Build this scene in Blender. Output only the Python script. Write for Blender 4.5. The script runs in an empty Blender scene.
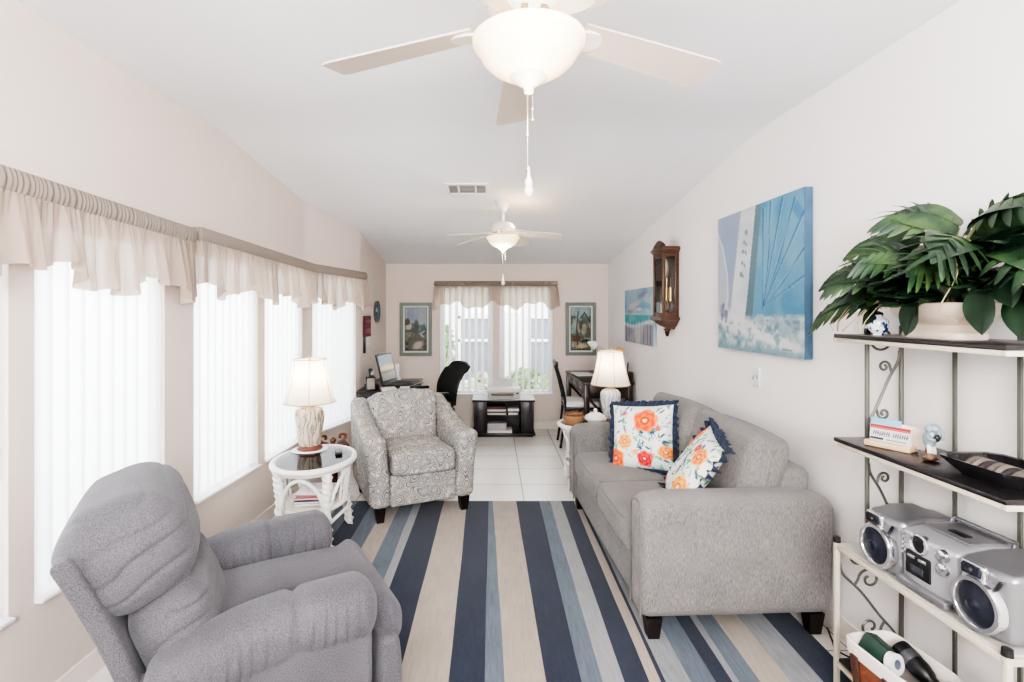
import bpy, bmesh, math, random
import numpy as np
from mathutils import Vector, Matrix, Euler, noise
PI = math.pi
rnd = random.Random(7)
scn = bpy.context.scene
COL = scn.collection
V = Vector

# ------------------------------------------------------------------ colour
def lin1(c):
    c = c / 255.0
    return c / 12.92 if c <= 0.04045 else ((c + 0.055) / 1.055) ** 2.4
def L(r, g=None, b=None):
    if g is None: r, g, b = r
    return (lin1(r), lin1(g), lin1(b), 1.0)

# ------------------------------------------------------------------ geometry accumulator
class G:
    def __init__(s):
        s.v = []; s.f = []; s.m = []; s.uv = None; s.col = None
        s.M = Matrix.Identity(4); s.mi = 0
    def at(s, loc=(0, 0, 0), rot=(0, 0, 0), mi=None):
        s.M = Matrix.Translation(V(loc)) @ Euler(rot).to_matrix().to_4x4()
        if mi is not None: s.mi = mi
        return s
    def raw(s, vs, fs):
        b = len(s.v)
        s.v += [tuple(s.M @ V(p)) for p in vs]
        s.f += [tuple(b + i for i in f) for f in fs]
        s.m += [s.mi] * len(fs)
        return s
    # rounded box, optional inner subdivision and a deformation
    def rb(s, c, size, r=0.01, seg=2, n=(1, 1, 1), fn=None, rot=None):
        c = V(c); h = [x / 2 for x in size]; r = min(r, min(h) * 0.999)
        ax = []
        for k in range(3):
            a = h[k]; inner = a - r
            lst = []
            if r > 1e-6:
                for i in range(seg):
                    lst.append(-inner - r * math.tan(PI / 4 * (1 - i / seg)))
            for i in range(n[k] + 1):
                lst.append(-inner + 2 * inner * i / n[k])
            if r > 1e-6:
                for i in range(1, seg + 1):
                    lst.append(inner + r * math.tan(PI / 4 * i / seg))
            ax.append(lst)
        R = Euler(rot).to_matrix() if rot else None
        idx = {}; vs = []; fs = []
        def vert(p):
            key = (round(p[0], 6), round(p[1], 6), round(p[2], 6))
            if key in idx: return idx[key]
            q = V(p)
            if r > 1e-6:
                cc = V([max(-(h[k] - r), min(h[k] - r, p[k])) for k in range(3)])
                d = q - cc
                if d.length > 1e-9: q = cc + d.normalized() * r
            if fn: q = V(fn(q))
            if R: q = R @ q
            idx[key] = len(vs); vs.append(q + c)
            return idx[key]
        for k in range(3):
            a, b = (k + 1) % 3, (k + 2) % 3
            for sgn in (-1, 1):
                for i in range(len(ax[a]) - 1):
                    for j in range(len(ax[b]) - 1):
                        qd = []
                        for (ii, jj) in ((i, j), (i + 1, j), (i + 1, j + 1), (i, j + 1)):
                            p = [0, 0, 0]; p[k] = sgn * h[k]; p[a] = ax[a][ii]; p[b] = ax[b][jj]
                            qd.append(vert(p))
                        if sgn < 0: qd.reverse()
                        if len(set(qd)) >= 3: fs.append(qd)
        return s.raw(vs, fs)
    def box(s, c, size, rot=None):
        return s.rb(c, size, 0, 0, rot=rot)
    # tube through points
    def tube(s, pts, r, seg=8, closed=False, flat=1.0):
        pts = [V(p) for p in pts]; n = len(pts)
        rr = r if isinstance(r, (list, tuple)) else [r] * n
        vs = []; fs = []
        T = []
        for i in range(n):
            if closed: t = pts[(i + 1) % n] - pts[i - 1]
            else: t = pts[min(i + 1, n - 1)] - pts[max(i - 1, 0)]
            if t.length < 1e-9: t = V((0, 0, 1))
            T.append(t.normalized())
        u = V((0, 0, 1)) if abs(T[0].z) < 0.9 else V((1, 0, 0))
        u = (u - T[0] * u.dot(T[0])).normalized()
        for i in range(n):
            u = u - T[i] * u.dot(T[i])
            if u.length < 1e-6: u = T[i].orthogonal()
            u.normalize(); w = T[i].cross(u)
            for k in range(seg):
                a = 2 * PI * k / seg
                vs.append(pts[i] + (u * math.cos(a) * flat + w * math.sin(a)) * rr[i])
        m = n if closed else n - 1
        for i in range(m):
            for k in range(seg):
                a = i * seg; b = ((i + 1) % n) * seg
                fs.append((a + k, a + (k + 1) % seg, b + (k + 1) % seg, b + k))
        if not closed:
            fs.append(tuple(reversed(range(seg)))); fs.append(tuple(range((n - 1) * seg, n * seg)))
        return s.raw(vs, fs)
    def lathe(s, prof, seg=28, c=(0, 0, 0), fn=None, cap=True):
        vs = []; fs = []; n = len(prof); c = V(c)
        for (r, z) in prof:
            for k in range(seg):
                a = 2 * PI * k / seg
                rr = r * (fn(a, z, r) if fn else 1)
                vs.append(c + V((rr * math.cos(a), rr * math.sin(a), z)))
        for i in range(n - 1):
            for k in range(seg):
                fs.append((i * seg + k, i * seg + (k + 1) % seg, (i + 1) * seg + (k + 1) % seg, (i + 1) * seg + k))
        if cap:
            if prof[0][0] > 1e-5: fs.append(tuple(reversed(range(seg))))
            if prof[-1][0] > 1e-5: fs.append(tuple(range((n - 1) * seg, n * seg)))
        return s.raw(vs, fs)
    def cyl(s, a, b, r, seg=16, r2=None):
        return s.tube([a, b], [r, r if r2 is None else r2], seg)
    # polygon in XZ pushed along Y
    def prism(s, poly, y0, y1, ax='xz'):
        n = len(poly)
        def mk(p, y):
            return (p[0], y, p[1]) if ax == 'xz' else ((y, p[0], p[1]) if ax == 'yz' else (p[0], p[1], y))
        vs = [mk(p, y0) for p in poly] + [mk(p, y1) for p in poly]
        fs = [tuple(range(n)), tuple(reversed(range(n, 2 * n)))]
        fs += [(i, i + n, (i + 1) % n + n, (i + 1) % n) for i in range(n)]
        return s.raw(vs, fs)
    def ball(s, c, r, seg=16, ring=10, sc=(1, 1, 1), fn=None):
        c = V(c); vs = []; fs = []
        for i in range(ring + 1):
            th = PI * i / ring
            for k in range(seg):
                a = 2 * PI * k / seg
                p = V((math.sin(th) * math.cos(a) * sc[0], math.sin(th) * math.sin(a) * sc[1], -math.cos(th) * sc[2])) * r
                if fn: p = V(fn(p))
                vs.append(c + p)
        for i in range(ring):
            for k in range(seg):
                fs.append((i * seg + k, i * seg + (k + 1) % seg, (i + 1) * seg + (k + 1) % seg, (i + 1) * seg + k))
        return s.raw(vs, fs)
    def grid(s, fn, nu, nv, closed_u=False):
        vs = [fn(i / nu, j / nv) for j in range(nv + 1) for i in range(nu + 1)]
        w = nu + 1
        fs = [(j * w + i, j * w + i + 1, (j + 1) * w + i + 1, (j + 1) * w + i) for j in range(nv) for i in range(nu)]
        return s.raw(vs, fs)
    def build(s, name, mats, parent=None, loc=None, rot=None, ang=40, weld=True, colors=None, recalc=True):
        me = bpy.data.meshes.new(name)
        me.from_pydata(s.v, [], s.f)
        if not isinstance(mats, (list, tuple)): mats = [mats]
        for m in mats: me.materials.append(m)
        me.polygons.foreach_set('material_index', s.m)
        if colors is not None:
            at = me.color_attributes.new('Col', 'FLOAT_COLOR', 'POINT')
            at.data.foreach_set('color', np.asarray(colors, dtype=np.float32).ravel())
        bm = bmesh.new(); bm.from_mesh(me)
        if weld and colors is None: bmesh.ops.remove_doubles(bm, verts=bm.verts, dist=1e-5)
        if recalc: bmesh.ops.recalc_face_normals(bm, faces=bm.faces)
        bm.to_mesh(me); bm.free()
        me.polygons.foreach_set('use_smooth', [True] * len(me.polygons))
        if ang < 179: me.set_sharp_from_angle(angle=math.radians(ang))
        ob = bpy.data.objects.new(name, me); COL.objects.link(ob)
        if parent: ob.parent = parent
        if loc: ob.location = loc
        if rot: ob.rotation_euler = rot
        return ob

def crom(pts, n=6, closed=False):
    pts = [V(p) for p in pts]; m = len(pts); out = []
    rng = range(m if closed else m - 1)
    for i in rng:
        if closed: p0, p1, p2, p3 = pts[i - 1], pts[i], pts[(i + 1) % m], pts[(i + 2) % m]
        else:
            p1, p2 = pts[i], pts[i + 1]
            p0 = pts[i - 1] if i > 0 else p1 * 2 - p2
            p3 = pts[i + 2] if i + 2 < m else p2 * 2 - p1
        for k in range(n):
            t = k / n
            out.append(0.5 * ((2 * p1) + (p2 - p0) * t + (2 * p0 - 5 * p1 + 4 * p2 - p3) * t * t + (3 * p1 - p0 - 3 * p2 + p3) * t ** 3))
    if not closed: out.append(pts[-1])
    return out

# ------------------------------------------------------------------ things
def thing(name, label, cat, loc=(0, 0, 0), rz=0.0, group=None):
    o = bpy.data.objects.new(name, None); COL.objects.link(o)
    o.empty_display_size = 0.1
    o.location = loc; o.rotation_euler = (0, 0, rz)
    o['label'] = label; o['category'] = cat
    if group: o['group'] = group
    return o
def tag(o, label, cat, group=None):
    o['label'] = label; o['category'] = cat
    if group: o['group'] = group
    return o
def struct(o):
    o['kind'] = 'structure'; return o
def dup(root, loc, rz, label, group=None):
    r = root.copy(); COL.objects.link(r); r.location = loc; r.rotation_euler = (0, 0, rz)
    r['label'] = label
    if group: r['group'] = group
    for ch in list(root.children):
        c = ch.copy(); COL.objects.link(c); c.parent = r
        for g in list(ch.children):
            d = g.copy(); COL.objects.link(d); d.parent = c
    return r

# ------------------------------------------------------------------ materials
class X:
    """tiny expression language over Math nodes"""
    nt = None
    def __init__(s, o): s.o = o
    @staticmethod
    def op(op, *a):
        n = X.nt.nodes.new('ShaderNodeMath'); n.operation = op
        for i, x in enumerate(a):
            if isinstance(x, X): X.nt.links.new(x.o, n.inputs[i])
            else: n.inputs[i].default_value = x
        return X(n.outputs[0])
    def __add__(s, b): return X.op('ADD', s, b)
    __radd__ = __add__
    def __sub__(s, b): return X.op('SUBTRACT', s, b)
    def __rsub__(s, b): return X.op('SUBTRACT', b, s)
    def __mul__(s, b): return X.op('MULTIPLY', s, b)
    __rmul__ = __mul__
    def __truediv__(s, b): return X.op('DIVIDE', s, b)
    def f(s, op, *a): return X.op(op, s, *a)

def newmat(name):
    m = bpy.data.materials.new(name); m.use_nodes = True
    nt = m.node_tree
    b = nt.nodes['Principled BSDF']
    X.nt = nt
    return m, nt, b
def node(nt, typ, **kw):
    n = nt.nodes.new(typ)
    for k, v in kw.items(): setattr(n, k, v)
    return n
def objco(nt, sc=(1, 1, 1), kind='Object'):
    tc = node(nt, 'ShaderNodeTexCoord'); mp = node(nt, 'ShaderNodeMapping')
    mp.inputs['Scale'].default_value = sc
    nt.links.new(tc.outputs[kind], mp.inputs['Vector'])
    return mp.outputs[0]
def noisetex(nt, vec, scale, detail=3, rough=0.5):
    n = node(nt, 'ShaderNodeTexNoise'); n.inputs['Scale'].default_value = scale
    n.inputs['Detail'].default_value = detail; n.inputs['Roughness'].default_value = rough
    nt.links.new(vec, n.inputs['Vector']); return n
def ramp(nt, fac, stops, interp='LINEAR'):
    r = node(nt, 'ShaderNodeValToRGB'); cr = r.color_ramp; cr.interpolation = interp
    while len(cr.elements) < len(stops): cr.elements.new(0.5)
    for e, (p, c) in zip(cr.elements, stops): e.position = p; e.color = c
    nt.links.new(fac, r.inputs[0]); return r.outputs[0]
def mixc(nt, fac, a, b, bt='MIX'):
    n = node(nt, 'ShaderNodeMix', data_type='RGBA', blend_type=bt)
    for s_, v in ((n.inputs[0], fac), (n.inputs[6], a), (n.inputs[7], b)):
        if isinstance(v, bpy.types.NodeSocket): nt.links.new(v, s_)
        else: s_.default_value = v
    return n.outputs[2]
def bump(nt, b, h, strength=0.3, dist=0.01):
    n = node(nt, 'ShaderNodeBump'); n.inputs['Strength'].default_value = strength; n.inputs['Distance'].default_value = dist
    nt.links.new(h, n.inputs['Height']); nt.links.new(n.outputs[0], b.inputs['Normal'])
def scl(c, k): return (min(1, c[0] * k), min(1, c[1] * k), min(1, c[2] * k), 1)

def M(name, col, rough=0.5, metal=0.0, var=0.0, vs=12, vsc=(1, 1, 1), bmp=0.0, bs=60, bsc=(1, 1, 1), spec=0.5, sheen=0.0, trans=0.0, emit=None, estr=0.0):
    m, nt, b = newmat(name)
    c = L(col)
    b.inputs['Roughness'].default_value = rough; b.inputs['Metallic'].default_value = metal
    b.inputs['Specular IOR Level'].default_value = spec
    if sheen: b.inputs['Sheen Weight'].default_value = sheen
    b.inputs['Base Color'].default_value = c
    if var:
        n = noisetex(nt, objco(nt, vsc), vs, 4, 0.6)
        nt.links.new(ramp(nt, n.outputs[0], [(0.25, scl(c, 1 - var)), (0.75, scl(c, 1 + var))]), b.inputs['Base Color'])
    if bmp:
        n = noisetex(nt, objco(nt, bsc), bs, 3, 0.6)
        bump(nt, b, n.outputs[0], bmp, 0.004)
    if emit:
        b.inputs['Emission Color'].default_value = L(emit); b.inputs['Emission Strength'].default_value = estr
    if trans:
        tr = node(nt, 'ShaderNodeBsdfTranslucent'); tr.inputs[0].default_value = c
        mx = node(nt, 'ShaderNodeMixShader'); mx.inputs[0].default_value = trans
        out = nt.nodes['Material Output']
        nt.links.new(b.outputs[0], mx.inputs[1]); nt.links.new(tr.outputs[0], mx.inputs[2]); nt.links.new(mx.outputs[0], out.inputs[0])
    return m

def weave(name, col, dark, sc=(160, 160, 40), rough=0.9, lo=0.3, hi=0.7, bmp=0.35, col3=None):
    """heathered woven cloth: streaky noise between two yarn colours"""
    m, nt, b = newmat(name)
    b.inputs['Roughness'].default_value = rough; b.inputs['Specular IOR Level'].default_value = 0.15
    b.inputs['Sheen Weight'].default_value = 0.15
    n = noisetex(nt, objco(nt, sc), 1.0, 3, 0.65)
    c = ramp(nt, n.outputs[0], [(lo, L(dark)), (hi, L(col))])
    n2 = noisetex(nt, objco(nt), 5, 2, 0.5)
    c = mixc(nt, 0.18, c, ramp(nt, n2.outputs[0], [(0.3, L(dark)), (0.7, L(col3 or col))]))
    nt.links.new(c, b.inputs['Base Color'])
    bump(nt, b, n.outputs[0], bmp, 0.003)
    return m

def vcol(name='painted_surface', rough=0.7, spec=0.3, bmp=0.0, trans=0):
    m, nt, b = newmat(name)
    a = node(nt, 'ShaderNodeAttribute', attribute_name='Col')
    nt.links.new(a.outputs['Color'], b.inputs['Base Color'])
    b.inputs['Roughness'].default_value = rough; b.inputs['Specular IOR Level'].default_value = spec
    if bmp:
        n = noisetex(nt, objco(nt), 90, 4, 0.7); bump(nt, b, n.outputs[0], bmp, 0.004)
    return m

# ------------------------------------------------------------------ little painter for canvases and printed cloth
class Paint:
    def __init__(s, W, H, col, seed=1):
        s.W, s.H = W, H; s.gain = 0.84; s.a = np.zeros((H, W, 3)) + np.array(col, float)
        s.r = np.random.RandomState(seed)
        s.x, s.y = np.meshgrid((np.arange(W) + .5) / W, (np.arange(H) + .5) / H)   # y down
    def noise(s, cells, oct=3):
        out = np.zeros((s.H, s.W)); amp = 1; tot = 0
        for o in range(oct):
            cx, cy = [max(1, int(c * 2 ** o)) for c in cells]
            gr = s.r.rand(cy + 2, cx + 2)
            fx = s.x * cx; fy = s.y * cy
            ix = fx.astype(int); iy = fy.astype(int); tx = fx - ix; ty = fy - iy
            tx = tx * tx * (3 - 2 * tx); ty = ty * ty * (3 - 2 * ty)
            v = (gr[iy, ix] * (1 - tx) + gr[iy, ix + 1] * tx) * (1 - ty) + (gr[iy + 1, ix] * (1 - tx) + gr[iy + 1, ix + 1] * tx) * ty
            out += v * amp; tot += amp; amp *= 0.55
        return out / tot
    def put(s, mask, col, k=1.0):
        m = np.clip(mask, 0, 1)[..., None] * k
        s.a = s.a * (1 - m) + np.array(col, float) * m; return s
    def ell(s, cx, cy, rx, ry, col, k=1.0, rot=0, soft=0.15, wob=None):
        dx, dy = s.x - cx, s.y - cy
        c, q = math.cos(rot), math.sin(rot)
        d = np.sqrt(((dx * c + dy * q) / rx) ** 2 + ((-dx * q + dy * c) / ry) ** 2)
        if wob: d = d * (1 + wob[0] * np.sin(np.arctan2(dy, dx) * wob[1] + wob[2]))
        return s.put((1 - d) / soft + .5, col, k)
    def poly(s, pts, col, k=1.0):
        ins = np.zeros((s.H, s.W), bool); n = len(pts)
        for i in range(n):
            x0, y0 = pts[i]; x1, y1 = pts[(i + 1) % n]
            if y0 == y1: continue
            cond = ((y0 > s.y) != (y1 > s.y)) & (s.x < (x1 - x0) * (s.y - y0) / (y1 - y0) + x0)
            ins ^= cond
        return s.put(ins.astype(float), col, k)
    def line(s, pts, w, col, k=1.0, soft=0.5):
        d = np.full((s.H, s.W), 9.0); asp = s.H / s.W
        for (x0, y0), (x1, y1) in zip(pts[:-1], pts[1:]):
            ax, ay = x1 - x0, (y1 - y0) * asp; l2 = ax * ax + ay * ay + 1e-12
            t = np.clip(((s.x - x0) * ax + (s.y - y0) * asp * ay) / l2, 0, 1)
            d = np.minimum(d, np.hypot(s.x - x0 - t * ax, (s.y - y0) * asp - t * ay))
        return s.put((w - d) / (w * soft) + .5, col, k)
    def lin(s):
        c = s.a / 255.0; lum = c.mean(axis=2, keepdims=True); c = np.clip((lum + (c - lum) * 1.15) * s.gain, 0, 1)
        return np.where(c <= 0.04045, c / 12.92, ((c + 0.055) / 1.055) ** 2.4)
    def colors(s, nu, nv):
        """RGBA for a (nu+1)x(nv+1) grid, u right, v UP"""
        a = s.lin(); out = np.ones((nv + 1, nu + 1, 4), np.float32)
        jx = np.clip((np.linspace(0, 1, nu + 1) * s.W).astype(int), 0, s.W - 1)
        jy = np.clip(((1 - np.linspace(0, 1, nv + 1)) * s.H).astype(int), 0, s.H - 1)
        out[..., :3] = a[jy][:, jx]
        return out.reshape(-1, 4)
def painted(name, P, w, h, mat, parent=None, y=0.0, fn=None, c=(0, 0), loc=None, rot=None):
    """panel in the local XZ plane facing -Y carrying the painting as a colour attribute"""
    nu, nv = P.W, P.H
    g = G(); g.grid((lambda u, v: (c[0] + (u - .5) * w, y, c[1] + (v - .5) * h)) if fn is None else fn, nu, nv)
    return g.build(name, mat, parent, loc=loc, rot=rot, ang=180, colors=P.colors(nu, nv), recalc=False)
# ================================================================== camera
EYE = 1.54; FPX = 520.0; VX, VY = 493.0, 312.0
cd = bpy.data.cameras.new('camera'); cam = bpy.data.objects.new('camera', cd); COL.objects.link(cam)
cam.location = (0, 0, EYE); cam.rotation_euler = (PI / 2, 0, 0)
cd.sensor_width = 36; cd.lens = 36 * FPX / 1024
cd.shift_x = (512 - VX) / 1024; cd.shift_y = -(341 - VY) / 1024
cd.clip_start = 0.05
scn.camera = cam
def zY(y, Y): return EYE - (y - VY) * Y / FPX
def xY(x, Y): return (x - VX) * Y / FPX

YB = 6.868; YN = -1.5
def ceil_z(y):
    if y < 2.55: return 2.655
    lo = 2.174 + (YB - y) * 0.1315
    if y < 3.35:
        t = (y - 2.55) / 0.8; a = 2.655; b = 2.174 + (YB - 3.35) * 0.1315
        m1 = -0.1315 * 0.8
        h = t * t * t - 2 * t * t + 1 - 0  # hermite pieces
        return a * (2 * t**3 - 3 * t**2 + 1) + b * (-2 * t**3 + 3 * t**2) + m1 * (t**3 - t**2)
    return lo
def wall_r(y): return 1.73 - 0.0307 * y
LW = [(-1.745, YN), (-1.71, 2.4), (-1.627, 4.5), (-1.376, 5.38), (-1.413, YB)]

# ------------------------------------------------------------------ setting materials
def wallmat(name, col):
    m, nt, b = newmat(name)
    b.inputs['Roughness'].default_value = 0.85; b.inputs['Specular IOR Level'].default_value = 0.2
    n = noisetex(nt, objco(nt), 2.0, 2, 0.5)
    c = L(col)
    nt.links.new(ramp(nt, n.outputs[0], [(0.3, scl(c, 0.985)), (0.7, scl(c, 1.015))]), b.inputs['Base Color'])
    n2 = noisetex(nt, objco(nt), 55, 4, 0.6); bump(nt, b, n2.outputs[0], 0.12, 0.004)
    return m
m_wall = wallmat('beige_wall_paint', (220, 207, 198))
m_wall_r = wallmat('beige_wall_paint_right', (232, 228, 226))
m_ceil = wallmat('ceiling_paint', (240, 240, 243))
m_trim = M('trim_paint', (226, 216, 208), 0.5)
m_white = M('white_paint', (238, 238, 238), 0.45)
m_vinyl = M('window_vinyl', (240, 240, 240), 0.4)

def tile_mat():
    m, nt, b = newmat('floor_tile')
    tc = node(nt, 'ShaderNodeTexCoord'); sp = node(nt, 'ShaderNodeSeparateXYZ'); nt.links.new(tc.outputs['Object'], sp.inputs[0])
    T = 0.457
    def cell(s, off):
        u = (X(s) - off) / T + 50.0
        return u.f('FLOOR'), u.f('FRACT')
    ix, fx = cell(sp.outputs[0], 0.2535); iy, fy = cell(sp.outputs[1], 4.65)
    ex = (fx - 0.5).f('ABSOLUTE'); ey = (fy - 0.5).f('ABSOLUTE')
    g = ex.f('MAXIMUM', ey).f('GREATER_THAN', 0.4915)
    cb = node(nt, 'ShaderNodeCombineXYZ'); nt.links.new(ix.o, cb.inputs[0]); nt.links.new(iy.o, cb.inputs[1])
    wn = node(nt, 'ShaderNodeTexWhiteNoise', noise_dimensions='3D'); nt.links.new(cb.outputs[0], wn.inputs[0])
    nz = noisetex(nt, objco(nt), 6, 5, 0.65)
    f = X(wn.outputs[0]) * 0.75 + X(nz.outputs[0]) * 0.25
    c = ramp(nt, f.o, [(0.2, L(222, 217, 211)), (0.5, L(228, 224, 218)), (0.8, L(233, 229, 224))])
    c = mixc(nt, g.o, c, L(146, 136, 126))
    nt.links.new(c, b.inputs['Base Color'])
    r = X(nz.outputs[0]) * 0.08 + g * 0.4 + 0.26
    nt.links.new(r.o, b.inputs['Roughness'])
    hgt = (1.0 - g) * 1.0
    bump(nt, b, hgt.o, 0.4, 0.003)
    return m
m_tile = tile_mat()

# ------------------------------------------------------------------ floor, ceiling
g = G(); g.grid(lambda u, v: (-2.0 + 4.0 * u, YN + (YB + 0.2 - YN) * v, 0), 8, 16)
fl = struct(g.build('floor', m_tile, ang=180))
g = G(); g.grid(lambda u, v: (-2.0 + 4.0 * u, YN + (YB + 0.2 - YN) * v, ceil_z(YN + (YB + 0.2 - YN) * v)), 4, 84)
struct(g.build('ceiling', m_ceil, ang=180))

# ------------------------------------------------------------------ walls with real openings
SILL, HEAD = 0.452, 1.90
def wall_run(g, p0, p1, ops, depth=0.13, outward=None, ztop=None):
    """inner face of a straight wall from p0 to p1; ops = [(d0,d1)] openings by distance; returns go outward"""
    p0 = V((p0[0], p0[1], 0)); p1 = V((p1[0], p1[1], 0)); Ln = (p1 - p0).length; d = (p1 - p0) / Ln
    xs = sorted(set([0, Ln] + [q for o in ops for q in o] + [Ln * i / 24 for i in range(25)]))
    def P(s, z, o=0.0): q = p0 + d * s + outward * o; return (q.x, q.y, z)
    def top(s): q = p0 + d * s; return (ztop if ztop else ceil_z(q.y)) + 0.03
    for a, b in zip(xs[:-1], xs[1:]):
        if b - a < 1e-6: continue
        mid = (a + b) / 2
        op = any(o[0] < mid < o[1] for o in ops)
        if op:
            g.raw([P(a, 0), P(b, 0), P(b, SILL), P(a, SILL)], [(0, 1, 2, 3)])
            g.raw([P(a, HEAD), P(b, HEAD), P(b, top(b)), P(a, top(a))], [(0, 1, 2, 3)])
        else:
            g.raw([P(a, 0), P(b, 0), P(b, SILL), P(b, HEAD), P(b, top(b)), P(a, top(a)), P(a, HEAD), P(a, SILL)], [(0, 1, 2, 3, 4, 5, 6, 7)])
    for o in ops:
        a, b = o
        g.raw([P(a, SILL), P(a, SILL, depth), P(a, HEAD, depth), P(a, HEAD)], [(0, 1, 2, 3)])
        g.raw([P(b, SILL), P(b, SILL, depth), P(b, HEAD, depth), P(b, HEAD)], [(0, 1, 2, 3)])
        g.raw([P(a, SILL), P(b, SILL), P(b, SILL, depth), P(a, SILL, depth)], [(0, 1, 2, 3)])
        g.raw([P(a, HEAD), P(b, HEAD), P(b, HEAD, depth), P(a, HEAD, depth)], [(0, 1, 2, 3)])
    # outer skin so the wall has a thickness
    for a, b in zip([0] + [o[1] for o in ops], [o[0] for o in ops] + [Ln]):
        if b > a: g.raw([P(a, 0, depth), P(b, 0, depth), P(b, top(b), depth), P(a, top(a), depth)], [(0, 1, 2, 3)])
    for a, b in ops:
        g.raw([P(a, 0, depth), P(b, 0, depth), P(b, SILL, depth), P(a, SILL, depth)], [(0, 1, 2, 3)])
        g.raw([P(a, HEAD, depth), P(b, HEAD, depth), P(b, top(b), depth), P(a, top(a), depth)], [(0, 1, 2, 3)])
def seg_of(k):
    p0, p1 = V(LW[k]), V(LW[k + 1]); d = (p1 - p0).normalized()
    return p0, p1, d, V((-d.y, d.x))     # outward = left of travel
def s_at(k, y):
    p0, p1, d, o = seg_of(k); return (y - p0.y) / d.y
WIN = [(0, 0.95, 1.833), (0, 1.935, 2.40), (1, 2.40, 2.69), (1, 2.936, 3.672), (1, 3.775, 4.485), (2, 4.575, 5.30)]
# the second window straddles the tiny bend at y 2.4, so straighten: the first two runs share one line
LW[1] = (-1.698, 2.75)
WIN = [(0, 0.95, 1.833), (0, 1.935, 2.69), (1, 2.936, 3.672), (1, 3.775, 4.44), (2, 4.60, 5.30)]
g = G()
for k in range(4):
    p0, p1, d, o = seg_of(k)
    ops = [(s_at(k, a), s_at(k, b)) for (kk, a, b) in WIN if kk == k]
    wall_run(g, p0, p1, ops, outward=V((o.x, o.y, 0)))
struct(g.build('wall_left', m_wall, ang=30))
g = G()
wall_run(g, (wall_r(YN), YN), (wall_r(YB + .1), YB + .1), [], outward=V((1, 0, 0)))
struct(g.build('wall_right', m_wall_r, ang=30))
BW = [(-0.707, 0.0), (0.085, 0.795)]
g = G()
x0 = -1.75
wall_run(g, (x0, YB), (1.9, YB), [(a - x0, b - x0) for a, b in BW], outward=V((0, 1, 0)), ztop=2.2)
struct(g.build('wall_back', m_wall, ang=30))
g = G(); wall_run(g, (1.9, YN), (-1.9, YN), [], outward=V((0, -1, 0)))
struct(g.build('wall_front', m_wall, ang=30))

# ------------------------------------------------------------------ baseboards
def baseboard(name, pts, side):
    g = G()
    for (a, b) in zip(pts[:-1], pts[1:]):
        a, b = V(a), V(b); d = (b - a).normalized(); o = V((d.y, -d.x)) * side
        prof = [(0, 0), (0.014, 0), (0.014, 0.075), (0.008, 0.088), (0.008, 0.096), (0, 0.1)]
        vs = [(a.x + o.x * q, a.y + o.y * q, z) for q, z in prof] + [(b.x + o.x * q, b.y + o.y * q, z) for q, z in prof]
        n = len(prof)
        g.raw(vs, [(i, (i + 1) % n, (i + 1) % n + n, i + n) for i in range(n)] + [tuple(range(n)), tuple(range(2 * n - 1, n - 1, -1))])
    return struct(g.build(name, m_trim, ang=30))
baseboard('baseboard_left', LW, 1)
baseboard('baseboard_right', [(wall_r(YN), YN), (wall_r(YB), YB)], -1)
baseboard('baseboard_back', [(-1.42, YB), (1.53, YB)], 1)

# ------------------------------------------------------------------ windows
def glass_mat():
    m, nt, b = newmat('window_glass')
    out = nt.nodes['Material Output']
    t = node(nt, 'ShaderNodeBsdfTransparent'); t.inputs[0].default_value = (0.97, 0.98, 0.98, 1)
    gl = node(nt, 'ShaderNodeBsdfGlossy'); gl.inputs['Roughness'].default_value = 0.02
    fr = node(nt, 'ShaderNodeFresnel'); fr.inputs[0].default_value = 1.3
    mx = node(nt, 'ShaderNodeMixShader')
    nt.links.new(fr.outputs[0], mx.inputs[0]); nt.links.new(t.outputs[0], mx.inputs[1]); nt.links.new(gl.outputs[0], mx.inputs[2])
    nt.links.new(mx.outputs[0], out.inputs[0])
    return m
m_glass = glass_mat()
m_slat = M('blind_slat', (246, 247, 249), 0.5, trans=0.37)
m_sill = M('sill_marble', (240, 240, 242), 0.25, var=0.02)
wn_i = 0
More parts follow.
